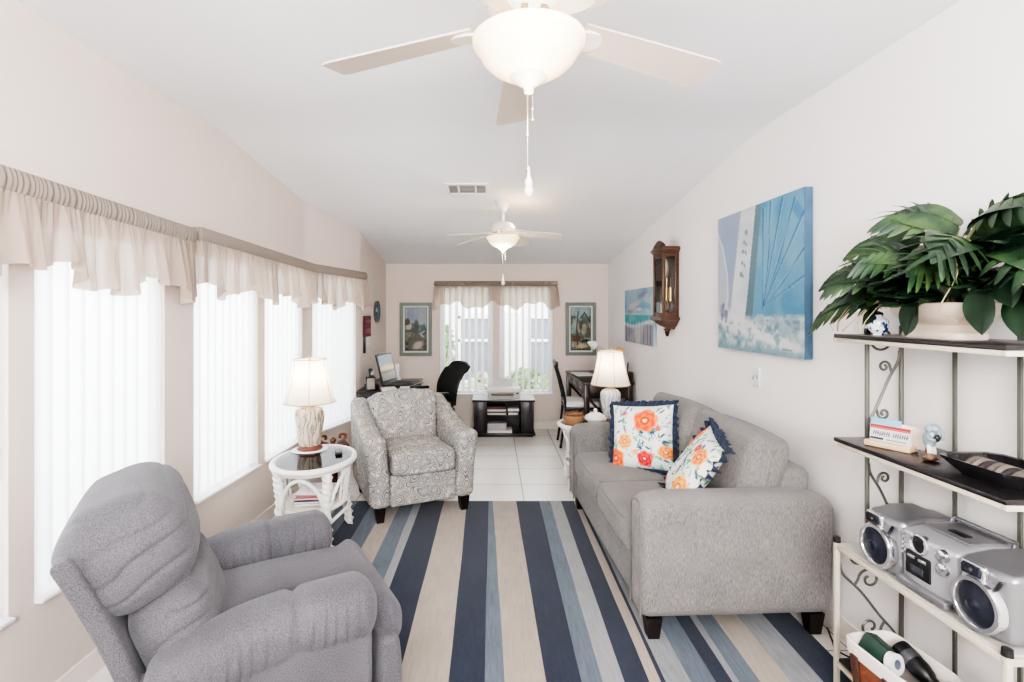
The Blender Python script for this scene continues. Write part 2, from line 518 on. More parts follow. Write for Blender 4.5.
def make_window(w, loc, rz, open_blind, label, grp):
    """local frame: x along the wall, -y into the room, origin at the middle of the opening, floor level"""
    global wn_i; wn_i += 1
    g = G(); H = HEAD - SILL; y = 0.10
    for sx in (-1, 1): g.rb((sx * (w / 2 - 0.02), y, SILL + H / 2), (0.04, 0.05, H), 0.004, 1)
    for z in (SILL + 0.02, HEAD - 0.02): g.rb((0, y, z), (w - 0.08, 0.045, 0.04), 0.004, 1)
    fr = g.build('window_%d' % wn_i, m_vinyl, loc=loc, rot=(0, 0, rz)); struct(fr)
    g = G(); g.box((0, y, SILL + H / 2), (w - 0.07, 0.004, H - 0.07)); g.build('pane', m_glass, fr)
    g = G(); g.rb((0, 0.045, SILL + 0.008), (w - 0.004, 0.15, 0.016), 0.004, 2); g.build('sill', m_sill, fr)
    b = thing('vertical_blind', label, 'blind', loc, rz, grp)
    g = G(); g.rb((0, 0.03, HEAD - 0.02), (w - 0.03, 0.045, 0.035), 0.004, 1); g.build('head_rail', m_vinyl, b)
    g = G(); sw = 0.085 if open_blind else 0.094; n = int(w / 0.079)
    for i in range(n):
        cx = -w / 2 + 0.01 + (w - 0.02) * (i + 0.5) / n
        a = (math.radians(64) if open_blind else math.radians(-16)) + rnd.uniform(-0.06, 0.06)
        z0 = SILL + 0.03; z1 = HEAD - 0.04
        def fn(u, v, cx=cx, a=a, z0=z0, z1=z1):
            t = (u - 0.5) * sw; bow = 0.006 * (1 - (2 * u - 1) ** 2)
            return (cx + t * math.cos(a) - bow * math.sin(a), 0.03 + t * math.sin(a) * (0.9 if open_blind else 1) - bow * math.cos(a), z0 + (z1 - z0) * v)
        g.grid(fn, 4, 2)
    g.build('slats', m_slat, b, ang=180, recalc=False)
    if open_blind:
        pass
    g = G(); g.cyl((w / 2 - 0.035, 0.0, HEAD - 0.05), (w / 2 - 0.035, 0.0, 0.95), 0.004, 6); g.build('wand', m_vinyl, b)
labs = ['closed white vertical blind in the nearest left window, cut by the photo edge',
        'closed white vertical blind in the large window behind the grey recliner',
        'closed white vertical blind left of the white table lamp, beside the wicker table',
        'closed white vertical blind directly behind the lamp on the wicker table',
        'closed white vertical blind in the angled wall, nearest the laptop desk']
for (k, a, b), lb in zip(WIN, labs):
    p0, p1, d, o = seg_of(k)
    s0, s1 = s_at(k, a), s_at(k, b); q = p0 + d * ((s0 + s1) / 2)
    rz = math.atan2(d.y, d.x)
    make_window(s1 - s0, (q.x, q.y, 0), rz, False, lb, 'closed blinds along the left wall')
for (a, b), lb in zip(BW, ['open white vertical blind in the left half of the far window, behind the office chair',
                           'open white vertical blind in the right half of the far window, behind the printer']):
    make_window(b - a, ((a + b) / 2, YB, 0), 0, True, lb, 'open blinds in the far windows')
# ================================================================== valances
m_head = M('valance_header_cloth', (146, 135, 126), 0.9, trans=0.10, spec=0.1)
def sheer_mat():
    m, nt, b = newmat('valance_sheer_cloth')
    c = L(190, 175, 163); b.inputs['Base Color'].default_value = c; b.inputs['Roughness'].default_value = 0.9; b.inputs['Specular IOR Level'].default_value = 0.1
    tr = node(nt, 'ShaderNodeBsdfTranslucent'); tr.inputs[0].default_value = L(208, 190, 174)
    tp = node(nt, 'ShaderNodeBsdfTransparent')
    mx = node(nt, 'ShaderNodeMixShader'); mx.inputs[0].default_value = 0.42
    mx2 = node(nt, 'ShaderNodeMixShader'); mx2.inputs[0].default_value = 0.10
    out = nt.nodes['Material Output']
    nt.links.new(b.outputs[0], mx.inputs[1]); nt.links.new(tr.outputs[0], mx.inputs[2])
    nt.links.new(mx.outputs[0], mx2.inputs[1]); nt.links.new(tp.outputs[0], mx2.inputs[2]); nt.links.new(mx2.outputs[0], out.inputs[0])
    return m
m_sheer = sheer_mat()
m_rod = M('curtain_rod_metal', (225, 222, 218), 0.4, 0.3)

def valance(name, label, path, ztops, header, drop, seed, amp=0.030, gather=0.075, group=None):
    """path: plan polyline incl. the returns; ztops: rod height at every path point"""
    r = random.Random(seed)
    P = [V((p[0], p[1], z)) for p, z in zip(path, ztops)]
    # resample densely
    cum = [0]
    for a, b in zip(P[:-1], P[1:]): cum.append(cum[-1] + (b - a).length)
    Ln = cum[-1]
    def at(s):
        s = max(0, min(Ln, s))
        for i in range(len(P) - 1):
            if s <= cum[i + 1] + 1e-9:
                t = (s - cum[i]) / max(1e-9, cum[i + 1] - cum[i]); p = P[i].lerp(P[i + 1], t); break
        return p
    def fr(s):
        a, b = at(s - 0.03), at(s + 0.03); d = (b - a); d.z = 0; d.normalize()
        return at(s), V((d.y, -d.x, 0))          # into the room = right of travel
    ph = [r.uniform(0, 6.28) for _ in range(6)]
    ks = [r.uniform(0.85, 1.15) for _ in range(6)]
    t = thing(name, label, 'valance', (P[0].x, P[0].y, P[0].z - header - drop), 0, group)
    o = -V(t.location)
    nu = int(Ln / 0.007)
    def head(u, v):
        s = u * Ln; p, n = fr(s)
        w = math.sin(2 * PI * s / 0.019 * ks[0] + ph[0] + 2.4 * math.sin(s * 23 + ph[1]) + 1.3 * math.sin(s * 61)) * 0.0034 * math.sin(PI * min(1, max(0, v)) * 0.8 + 0.3)
        prof = 0.012 * math.sin(PI * v)
        fl = 0.004 * math.sin(2 * PI * s / 0.017 + ph[2]) if v > 0.99 else 0
        q = p + n * (w + prof); return (q.x, q.y, p.z - header * v + fl)
    g = G().at(o); g.grid(head, int(Ln / 0.0028), 6)
    def headb(u, v):
        p, n = fr(u * Ln); q = p - n * 0.012; return (q.x, q.y, p.z - header * v)
    g.grid(headb, int(Ln / 0.05), 1)
    g.build('rod_pocket', m_head, t, ang=180, recalc=False)
    def dropf(s):
        x = s / 0.30
        return drop * (1 + 0.16 * math.sin(x * 2 * PI * 0.55 * ks[3] + ph[3]) + 0.09 * math.sin(x * 2 * PI * 1.37 + ph[4]))
    def skirt(u, v):
        s = u * Ln; p, n = fr(s)
        e = v ** 0.8
        wv = math.sin(2 * PI * s / gather * ks[1] + ph[1] + 1.3 * math.sin(s * 9 + ph[5]))
        w2 = math.sin(2 * PI * s / (gather * 2.3) + ph[2])
        w3 = math.sin(2 * PI * s / 0.024 + ph[4])
        off = e * (amp * wv + amp * 0.9 * w2) + 0.0085 * w3 * (1 - .6 * e) + 0.012 * e
        sl = 0.35 * amp * e * math.cos(2 * PI * s / gather * ks[1] + ph[1])     # sideways sway folds
        q = at(s + sl) + n * (off + 0.004)
        return (q.x, q.y, p.z - header + 0.004 - dropf(s) * v)
    g = G().at(o); g.grid(skirt, nu, 14)
    g.build('ruffle', m_sheer, t, ang=180, recalc=False)
    g = G().at(o)
    g.tube([at(s) - V((0, 0, header * 0.45)) - fr(s)[1] * 0.003 for s in [0, *cum[1:-1], Ln]], 0.006, 6)
    g.build('curtain_rod', m_rod, t)
    return t
def wl(y, off):     # point on the left wall, pushed off into the room
    for (a, b) in zip(LW[:-1], LW[1:]):
        if y <= b[1]:
            t = (y - a[1]) / (b[1] - a[1]); d = V((b[0] - a[0], b[1] - a[1])).normalized()
            return (a[0] + (b[0] - a[0]) * t + d.y * off, a[1] + (b[1] - a[1]) * t - d.x * off)
O = 0.085
valance('window_valance', 'long gathered tan valance at the left edge, over the window behind the recliner',
        [wl(0.70, 0.005), wl(0.70, O), wl(2.805, O), wl(2.805, 0.012)], [2.062, 2.062, 1.992, 1.992], 0.085, 0.27, 3, group='gathered valances on the left wall')
valance('window_valance', 'gathered tan valance bending along the angled wall above the white table lamp',
        [wl(2.872, 0.012), wl(2.872, O), (wl(4.5, O)[0] + .01, 4.47), wl(5.36, O), wl(5.37, 0.012)], [2.01, 2.01, 1.955, 1.945, 1.945], 0.08, 0.26, 8, group='gathered valances on the left wall')
valance('window_valance', 'tan gathered valance across the double far window, above the printer cabinet',
        [(-.76, YB - 0.005), (-.76, YB - .08), (.835, YB - .08), (.835, YB - .005)], [1.945] * 4, 0.07, 0.255, 12, amp=0.02, gather=0.10)

# ================================================================== outside
m_stucco = M('neighbour_stucco', (235, 235, 232), 0.9, var=0.03, vs=4)
m_darkglass = M('neighbour_glass', (128, 134, 146), 0.25, spec=0.4)
m_grassout = M('lawn', (168, 172, 150), 0.95, var=0.2, vs=9)
struct(G().rb((0, 16.9, -0.11), (40, 19.6, 0.1), 0).build('ground', m_grassout))
nh = thing('neighbour_house', 'pale neighbouring house with tall dark windows outside the far window', 'house', (0, 11.0, -0.06))
g = G(); g.rb((0, 1.5, 1.6), (14, 3, 3.2), 0.02, 1); g.build('wall', m_stucco, nh)
g = G(); g.prism([(-7.5, 3.1), (7.5, 3.1), (6.5, 4.1), (-6.5, 4.1)], -0.5, 3.4); g.build('roof', M('roof_tile', (190, 182, 172), 0.9, var=0.1), nh)
for (xa, xb) in ((-0.68, -0.02), (0.80, 1.32)):
    z0, z1 = 0.16, 1.46
    g = G()
    for xx in (xa - 0.03, xb + 0.03): g.rb((xx, -0.03, (z0 + z1) / 2), (0.06, 0.06, z1 - z0 + .12), 0.004, 1)
    for zz in (z0 - .03, z1 + .03, 1.0): g.rb(((xa + xb) / 2, -0.03, zz), (xb - xa + .12, 0.06, 0.06), 0.004, 1)
    w = g.build('window_frame', m_white, nh)
    g = G(); g.box(((xa + xb) / 2, -0.012, (z0 + z1) / 2), (xb - xa, 0.01, z1 - z0)); g.build('pane', m_darkglass, w)
m_leafout = M('shrub_leaf', (150, 172, 132), 0.6, var=0.3, vs=8, trans=0.3)
m_leafpale = M('pale_shrub_leaf', (200, 202, 176), 0.6, var=0.3, vs=8, trans=0.3)
m_bark = M('shrub_bark', (120, 100, 80), 0.9)
def shrub(label, x, y, h, w, mat, seed):
    r = random.Random(seed)
    t = thing('shrub', label, 'shrub', (x, y, -0.06), 0, 'shrubs outside the far window')
    g = G()
    for k in range(420):
        a = r.uniform(0, 6.28); rr = w * math.sqrt(r.random()); z = h * (0.12 + 0.88 * r.random()); rr *= math.sin(PI * min(1, 0.15 + 0.8 * z / h))**.6
        g.at((rr * math.cos(a), rr * math.sin(a), z), (r.uniform(0, 6), r.uniform(0, 6), r.uniform(0, 6)))
        s = r.uniform(0.03, 0.06)
        g.raw([(0, -s * 1.4, 0), (s * .6, 0, .008), (0, s * 1.4, 0), (-s * .6, 0, .008)], [(0, 1, 2, 3)])
    g.build('foliage', mat, t, weld=False, recalc=False)
    g = G()
    for k in range(6):
        a = k * 1.05; g.tube([(0, 0, 0), (w * .3 * math.cos(a), w * .3 * math.sin(a), h * .5), (w * .5 * math.cos(a), w * .5 * math.sin(a), h * .85)], [.014, .01, .004], 5)
    g.build('stem', m_bark, t)
shrub('green shrub outside the left half of the far window', -0.90, 9.6, 1.35, 0.28, m_leafout, 2)
shrub('low green shrub outside the right half of the far window', 0.62, 9.6, 0.55, 0.45, m_leafout, 3)
shrub('low pale shrub outside the far window, behind the office chair', -0.18, 9.75, 0.45, 0.3, m_leafpale, 4)

# ================================================================== light
w = bpy.data.worlds.new('sky'); scn.world = w; w.use_nodes = True
bg = w.node_tree.nodes['Background']; bg.inputs[0].default_value = (0.93, 0.965, 1.0, 1); bg.inputs[1].default_value = WORLD = 4.0
def area(name, loc, look, sx, sy, power, col=(1, 1, 1)):
    d = bpy.data.lights.new(name, 'AREA'); d.shape = 'RECTANGLE'; d.size = sx; d.size_y = sy; d.energy = power; d.color = col
    o = bpy.data.objects.new(name, d); COL.objects.link(o); o.location = loc
    o.rotation_euler = (V(look) - V(loc)).to_track_quat('-Z', 'Y').to_euler(); return o
area('daylight_left_near', (-2.75, 1.6, 1.45), (0, 1.7, 1.1), 3.0, 2.0, 120, (0.97, 0.985, 1))
area('daylight_left_far', (-2.75, 4.3, 1.45), (0, 4.0, 1.1), 2.6, 2.0, 125, (0.97, 0.985, 1))
area('daylight_back', (0, 8.3, 2.6), (0, 6.0, 1.0), 2.6, 1.6, 110, (1, 1, 1))
area('rear_fill_light', (0.1, -1.1, 1.9), (0.1, 1.6, 2.6), 1.6, 0.8, 148, (1, 1, 1))  # added fill light, unseen behind the camera, aimed up at the ceiling
def point(name, loc, power, col, r=0.04):
    d = bpy.data.lights.new(name, 'POINT'); d.energy = power; d.color = col; d.shadow_soft_size = r
    o = bpy.data.objects.new(name, d); COL.objects.link(o); o.location = loc; return o

scn.view_settings.view_transform = 'AgX'; scn.view_settings.look = 'AgX - High Contrast'; scn.view_settings.exposure = 0.5
scn.cycles.use_denoising = True; scn.cycles.max_bounces = 8; scn.cycles.diffuse_bounces = 5; scn.cycles.transparent_max_bounces = 16; scn.cycles.caustics_reflective = False; scn.cycles.caustics_refractive = False; scn.cycles.sample_clamp_indirect = 6
# ================================================================== rug
def rug():
    B = [(-1.55, -1.55), (-1.46, -1.46), (-1.36, -1.37), (-1.22, -1.21), (-1.09, -1.10), (-0.965, -0.955), (-0.85, -0.86), (-0.735, -0.735), (-0.632, -0.622),
         (-0.572, -0.577), (-0.396, -0.395), (-0.21, -0.183), (-0.035, -0.036), (-0.002, 0.05), (0.186, 0.22), (0.374, 0.365), (0.46, 0.455), (0.55, 0.545),
         (0.652, 0.648), (0.694, 0.697), (0.712, 0.715), (0.80, 0.82), (0.91, 0.92), (0.985, 0.99), (1.03, 1.02), (1.10, 1.106), (1.24, 1.232), (1.36, 1.365), (1.51, 1.51)]
    N, B1, G1, BE, GL = 0, 1, 2, 3, 4      # navy, blue grey, grey, beige, light grey
    C = [N, G1, BE, B1, N, B1, BE, B1, GL, N, BE, N, B1, BE, N, B1, GL, N, BE, N, G1, B1, N, G1, B1, BE, G1, N]
    YA, YZ = 0.55, 4.213; YR = 2.164
    g = G(); H = 0.010
    def bx(i, y):
        far, near = B[i]; return near + (far - near) * (y - YR) / (4.213 - YR)
    ny = 60
    for i in range(len(C)):
        g.mi = C[i]
        for j in range(ny):
            ya = YA + (YZ - YA) * j / ny; yb = YA + (YZ - YA) * (j + 1) / ny
            wa = [0.004 * noise.noise((k * 3.1, y * 1.7, 0)) if 0 < k < len(C) else 0 for k, y in ((i, ya), (i + 1, ya), (i + 1, yb), (i, yb))]
            g.raw([(bx(i, ya) + wa[0], ya, H), (bx(i + 1, ya) + wa[1], ya, H), (bx(i + 1, yb) + wa[2], yb, H), (bx(i, yb) + wa[3], yb, H)], [(0, 1, 2, 3)])
    g.mi = 1
    a, b = B[0][0], B[-1][0]
    g.raw([(a, YA, 0), (b, YA, 0), (b, YZ, 0), (a, YZ, 0), (a, YA, H), (b, YA, H), (b, YZ, H), (a, YZ, H)], [(0, 1, 5, 4), (1, 2, 6, 5), (2, 3, 7, 6), (3, 0, 4, 7), (3, 2, 1, 0)])
    def rm(n, c, k=0.17):
        m, nt, bs = newmat(n); bs.inputs['Roughness'].default_value = 0.95; bs.inputs['Specular IOR Level'].default_value = 0.1
        bs.inputs['Sheen Weight'].default_value = 0.2
        cc = L(c)
        n1 = noisetex(nt, objco(nt, (90, 7, 1)), 1.0, 3, 0.6); n2 = noisetex(nt, objco(nt, (5, 3, 1)), 1.0, 3, 0.6)
        f = X(n1.outputs[0]) * 0.6 + X(n2.outputs[0]) * 0.4
        nt.links.new(ramp(nt, f.o, [(0.3, scl(cc, 1 - k * 1.6)), (0.7, scl(cc, 1 + k * 1.6))]), bs.inputs['Base Color'])
        n3 = noisetex(nt, objco(nt), 260, 2, 0.6); bump(nt, bs, n3.outputs[0], 0.5, 0.004)
        return m
    mats = [rm('rug_navy', (34, 42, 60)), rm('rug_blue_grey', (92, 102, 113)), rm('rug_grey', (132, 134, 137)), rm('rug_beige', (158, 147, 136), .1), rm('rug_light_grey', (140, 141, 142), .1)]
    o = g.build('rug', mats, ang=180)
    tag(o, 'large striped rug in navy, blue grey and beige covering the living room floor', 'rug')
rug()
# ================================================================== cloths
m_sofa = weave('sofa_heather_cloth', (154, 150, 147), (80, 78, 78), (420, 420, 48), lo=0.3, hi=0.68, bmp=.5)
m_recl = weave('recliner_heather_cloth', (112, 110, 115), (56, 55, 60), (300, 300, 240), lo=0.3, hi=0.7)
m_pipe = M('sofa_piping_cloth', (116, 111, 107), 0.9)
m_leg = M('espresso_wood', (30, 22, 20), 0.35, var=0.25, vsc=(3, 3, 25))
m_seam = M('seam_shadow_cloth', (82, 83, 90), 0.95)
def sgn(x): return -1 if x < 0 else 1
def taper_leg(g, c, top, bot, h):
    x, y = c; a, b = top / 2, bot / 2
    g.raw([(x - b, y - b, 0), (x + b, y - b, 0), (x + b, y + b, 0), (x - b, y + b, 0), (x - a, y - a, h), (x + a, y - a, h), (x + a, y + a, h), (x - a, y + a, h)],
          [(3, 2, 1, 0), (4, 5, 6, 7), (0, 1, 5, 4), (1, 2, 6, 5), (2, 3, 7, 6), (3, 0, 4, 7)])

# ================================================================== sofa  (front = -y, near end = +x)
def make_sofa():
    Ln, D, H = 1.71, 0.93, 0.665
    t = thing('sofa', 'light grey two-seat sofa with flower pillows along the right wall', 'sofa', (1.105, 3.275, 0.010), -PI / 2 + math.radians(2.6))
    aw = 0.17
    g = G(); g.rb((0, 0.0, 0.21), (Ln - 2 * aw + 0.02, D - 0.06, 0.22), 0.02, 2); g.build('seat_base', m_sofa, t)
    for s in (-1, 1):
        x = s * (Ln / 2 - aw / 2)
        def afn(p):
            x_, y_, z_ = p
            k = (z_ + 0.285) / 0.57                      # 0 bottom 1 top
            yy = y_
            if z_ > 0.1:                                 # ease the top line down to front and back
                e = max(0, abs(y_) - 0.30) / 0.165
                z_ = z_ - 0.028 * e * e * (1 if y_ < 0 else 1.5) * ((z_ - 0.1) / 0.185)
            yy = y_ + (0.030 * max(0, k - 0.35) if y_ > 0.2 else 0) - 0.0 
            xx = x_ + s * 0.012 * math.sin(PI * min(1, k * 1.05)) * (1 if s * x_ > 0 else 0.3)
            return (xx, yy, z_)
        g = G(); g.rb((x, 0, 0.385), (aw, D, 0.57), 0.055, 4, (2, 10, 8), afn)
        a = g.build('arm', m_sofa, t)
        # piping round the front panel of the arm
        r = 0.055; z0, z1 = 0.115, 0.648; hw = aw / 2 - 0.012; pts = []
        yy = -D / 2 + 0.004
        pts += [(x - hw, yy, z0), (x - hw, yy, z1 - .075)]
        for i in range(9):
            q = PI - PI * i / 8; pts.append((x + hw * math.cos(q), yy + 0.010 * math.sin(q), z1 - .075 + 0.062 * math.sin(q)))
        pts += [(x + hw, yy, z0)]
        g = G(); g.tube(pts, 0.0045, 6); g.build('piping', m_pipe, a)
    g = G(); g.rb((0, D / 2 - 0.11, 0.42), (Ln - 2 * aw + .03, 0.20, 0.64), 0.05, 3, (6, 1, 4), lambda p: (p[0], p[1] + 0.03 * p[2], p[2] + 0.02 * math.cos(p[0] * 1.8)))
    g.build('back_frame', m_sofa, t)
    iw = (Ln - 2 * aw) / 2
    for s in (-1, 1):
        def sfn(p):
            u = p[0] / (iw / 2); v = p[1] / 0.34
            b = (1 - min(1, u * u)) * (1 - min(1, v * v))
            return (p[0], p[1] - (0.012 * (1 - u * u) if p[1] < -0.2 else 0), p[2] + (0.022 * b if p[2] > 0 else -0.004 * b))
        g = G(); g.rb((s * iw / 2, -0.115, 0.395), (iw - 0.004, 0.69, 0.165), 0.045, 3, (8, 8, 2), sfn)
        c = g.build('seat_cushion', m_sofa, t)
        g = G(); hy = 0.69 / 2 - 0.012; hx = iw / 2 - 0.012
        for zz in (0.395 + 0.060,):
            pts = [(s * iw / 2 - hx, -0.115 + .2, zz + .012), (s * iw / 2 - hx, -0.115 - hy + .01, zz + 0.008), (s * iw / 2 - hx * .5, -0.115 - hy - .010, zz + .008), (s * iw / 2 + hx * .5, -0.115 - hy - .010, zz + .008), (s * iw / 2 + hx, -0.115 - hy + .01, zz + 0.008), (s * iw / 2 + hx, -0.115 + .2, zz + .012)]
            g.tube(pts, 0.0045, 6)
        g.build('piping', m_pipe, c)
        def bfn(p, s=s):
            u = p[0] / (iw / 2 + 0.02); v = p[2] / 0.235
            b = max(0, 1 - u ** 4) ** .7 * max(0, 1 - v * v) ** .6
            y = p[1] * (0.72 + 0.38 * b)
            z = p[2] + (0.016 * (1 - u * u) if p[2] > 0.05 else 0)
            y += 0.010 * noise.noise((p[0] * 6 + s, p[1] * 6, p[2] * 6))
            return (p[0], y, z)
        g = G(); g.rb((0, 0, 0), (iw + 0.05, 0.25, 0.45), 0.055, 4, (10, 3, 8), bfn)
        c = g.build('back_cushion', m_sofa, t, loc=(s * (iw / 2 + .012), 0.215, 0.685), rot=(math.radians(-15), 0, math.radians(-1.5 * s)))
        pts = []
        for i in range(40):
            q = 2 * PI * i / 40; cx = math.copysign(abs(math.cos(q)) ** 0.35, math.cos(q)); cz = math.copysign(abs(math.sin(q)) ** 0.4, math.sin(q))
            p = V((cx * (iw / 2 + .023), 0.0, cz * 0.222)); p = V(bfn(p)); pts.append((p.x, p.y, p.z))
        g = G(); g.tube(pts, 0.005, 6, closed=True); g.build('piping', m_pipe, c)
    for sx in (-1, 1):
        for sy in (-1, 1):
            g = G(); taper_leg(g, (sx * (Ln / 2 - .055), sy * (D / 2 - .075)), 0.075, 0.052, 0.102); g.build('leg', m_leg, t)
    return t
sofa = make_sofa()

# ------------------------------------------------------------------ flower pillows
def flower_paint(seed, flowers):
    P = Paint(120, 120, (240, 243, 240), seed); r = P.r; P.gain = .95
    n = P.noise((5, 5)); P.put((n - .52) * 4, (214, 230, 226), .6)
    for k in range(100):
        x, y = r.rand(2); a = r.rand() * PI
        P.ell(x, y, 0.038 + .022 * r.rand(), 0.015, [(112, 172, 130), (140, 190, 196), (62, 84, 110), (96, 150, 112), (150, 200, 160)][r.randint(5)], .9, a)
    for k in range(34):
        x, y = r.rand(2); P.ell(x, y, 0.013, 0.010, [(40, 52, 78), (226, 110, 120), (236, 150, 90), (150, 60, 90)][r.randint(4)])
    for k in range(7):
        x, y = r.rand(2)
        for q in range(7):
            a = q * 0.9 + k; P.line([(x, y), (x + .055 * math.cos(a), y + .055 * math.sin(a))], 0.008, [(52, 84, 124), (222, 88, 96)][k % 2])
    for (x, y, rad, col) in flowers:
        c2 = tuple(min(255, c * 1.0 + d) for c, d in zip(col, (12, 62, 45)))
        P.ell(x, y, rad * 1.05, rad, c2, 1, 0, .1, (0.08, 5, x * 9)); P.ell(x, y, rad * .86, rad * .8, col, 1, 0, .1, (0.10, 6, y * 9))
        for k in range(5):
            a = k * 1.26 + x * 7; P.ell(x + rad * .45 * math.cos(a), y + rad * .45 * math.sin(a), rad * .34, rad * .17, c2, .75, a + .9)
        P.ell(x, y, rad * .40, rad * .36, tuple(c * .86 for c in col)); P.ell(x, y, rad * .24, rad * .2, (244, 180, 160)); P.ell(x, y, rad * .10, rad * .09, (252, 236, 226))
    return P
m_print = vcol('printed_cotton', 0.9, 0.1, 0.15)
m_ruff = weave('navy_ruffle_cloth', (66, 74, 94), (30, 36, 52), (120, 120, 120))
def pillow(name, label, loc, rot, S, P, T=0.15, wave=0.012, wide=0.043):
    t = thing(name, label, 'pillow', loc, 0, 'flower print throw pillows on the sofa'); t.rotation_euler = rot
    def prof(u, v):
        a, b = 2 * u - 1, 2 * v - 1
        return max(0, (1 - a ** 4)) ** .72 * max(0, (1 - b ** 4)) ** .72
    def pin(u, v):
        a, b = 2 * u - 1, 2 * v - 1
        return (a * S / 2 * (1 - 0.06 * (1 - b * b)) , b * S / 2 * (1 - 0.06 * (1 - a * a)))
    def front(u, v):
        x, z = pin(u, v); return (x, -T / 2 * prof(u, v) - 0.004 * math.sin(9 * u + 4 * v) * prof(u, v), z + S / 2)
    def back(u, v):
        x, z = pin(u, v); return (x, T / 2 * prof(u, v), z + S / 2)
    g = G(); g.grid(front, 120, 120); n1 = len(g.v); g.grid(back, 120, 120)
    c = P.colors(120, 120)
    g.build('cover', m_print, t, ang=180, colors=np.vstack([c, c]))
    pts = []
    for (a, b) in (((0, 0), (1, 0)), ((1, 0), (1, 1)), ((1, 1), (0, 1)), ((0, 1), (0, 0))):
        for i in range(96):
            k = i / 96; x, z = pin(a[0] + (b[0] - a[0]) * k, a[1] + (b[1] - a[1]) * k); pts.append(V((x, 0, z + S / 2)))
    n = len(pts)
    def ruf(u, v):
        i = int(round(u * n)) % n; p = pts[i]; cdir = (p - V((0, 0, S / 2))); cdir.normalize()
        e = v; w = math.sin(i * 2 * PI / 11.0 + .8 * math.sin(i * .23)) * wave * e
        ln = wide + 0.004 * math.sin(i * .8)
        q = p + cdir * (ln * e - 0.004); return (q.x, w + 0.005 * math.sin(i * .31) * e, q.z)
    g = G(); g.grid(ruf, n, 4)
    g.build('ruffle', m_ruff, t, ang=180, recalc=False)
    return t
fp1 = flower_paint(5, [(0.62, 0.26, 0.185, (232, 92, 50)), (0.27, 0.60, 0.12, (238, 146, 84)), (0.10, 0.86, 0.15, (232, 98, 56)), (0.60, 0.86, 0.12, (214, 52, 62)), (0.93, 0.74, 0.10, (236, 130, 70)), (0.45, .76, .05, (240, 170, 130))])
fp2 = flower_paint(11, [(0.12, 0.20, 0.17, (234, 112, 70)), (0.85, 0.70, 0.16, (238, 150, 80)), (0.62, 0.20, .06, (214, 60, 90)), (0.2, 0.9, .08, (214, 60, 70)), (0.80, .25, .12, (236, 130, 70))])

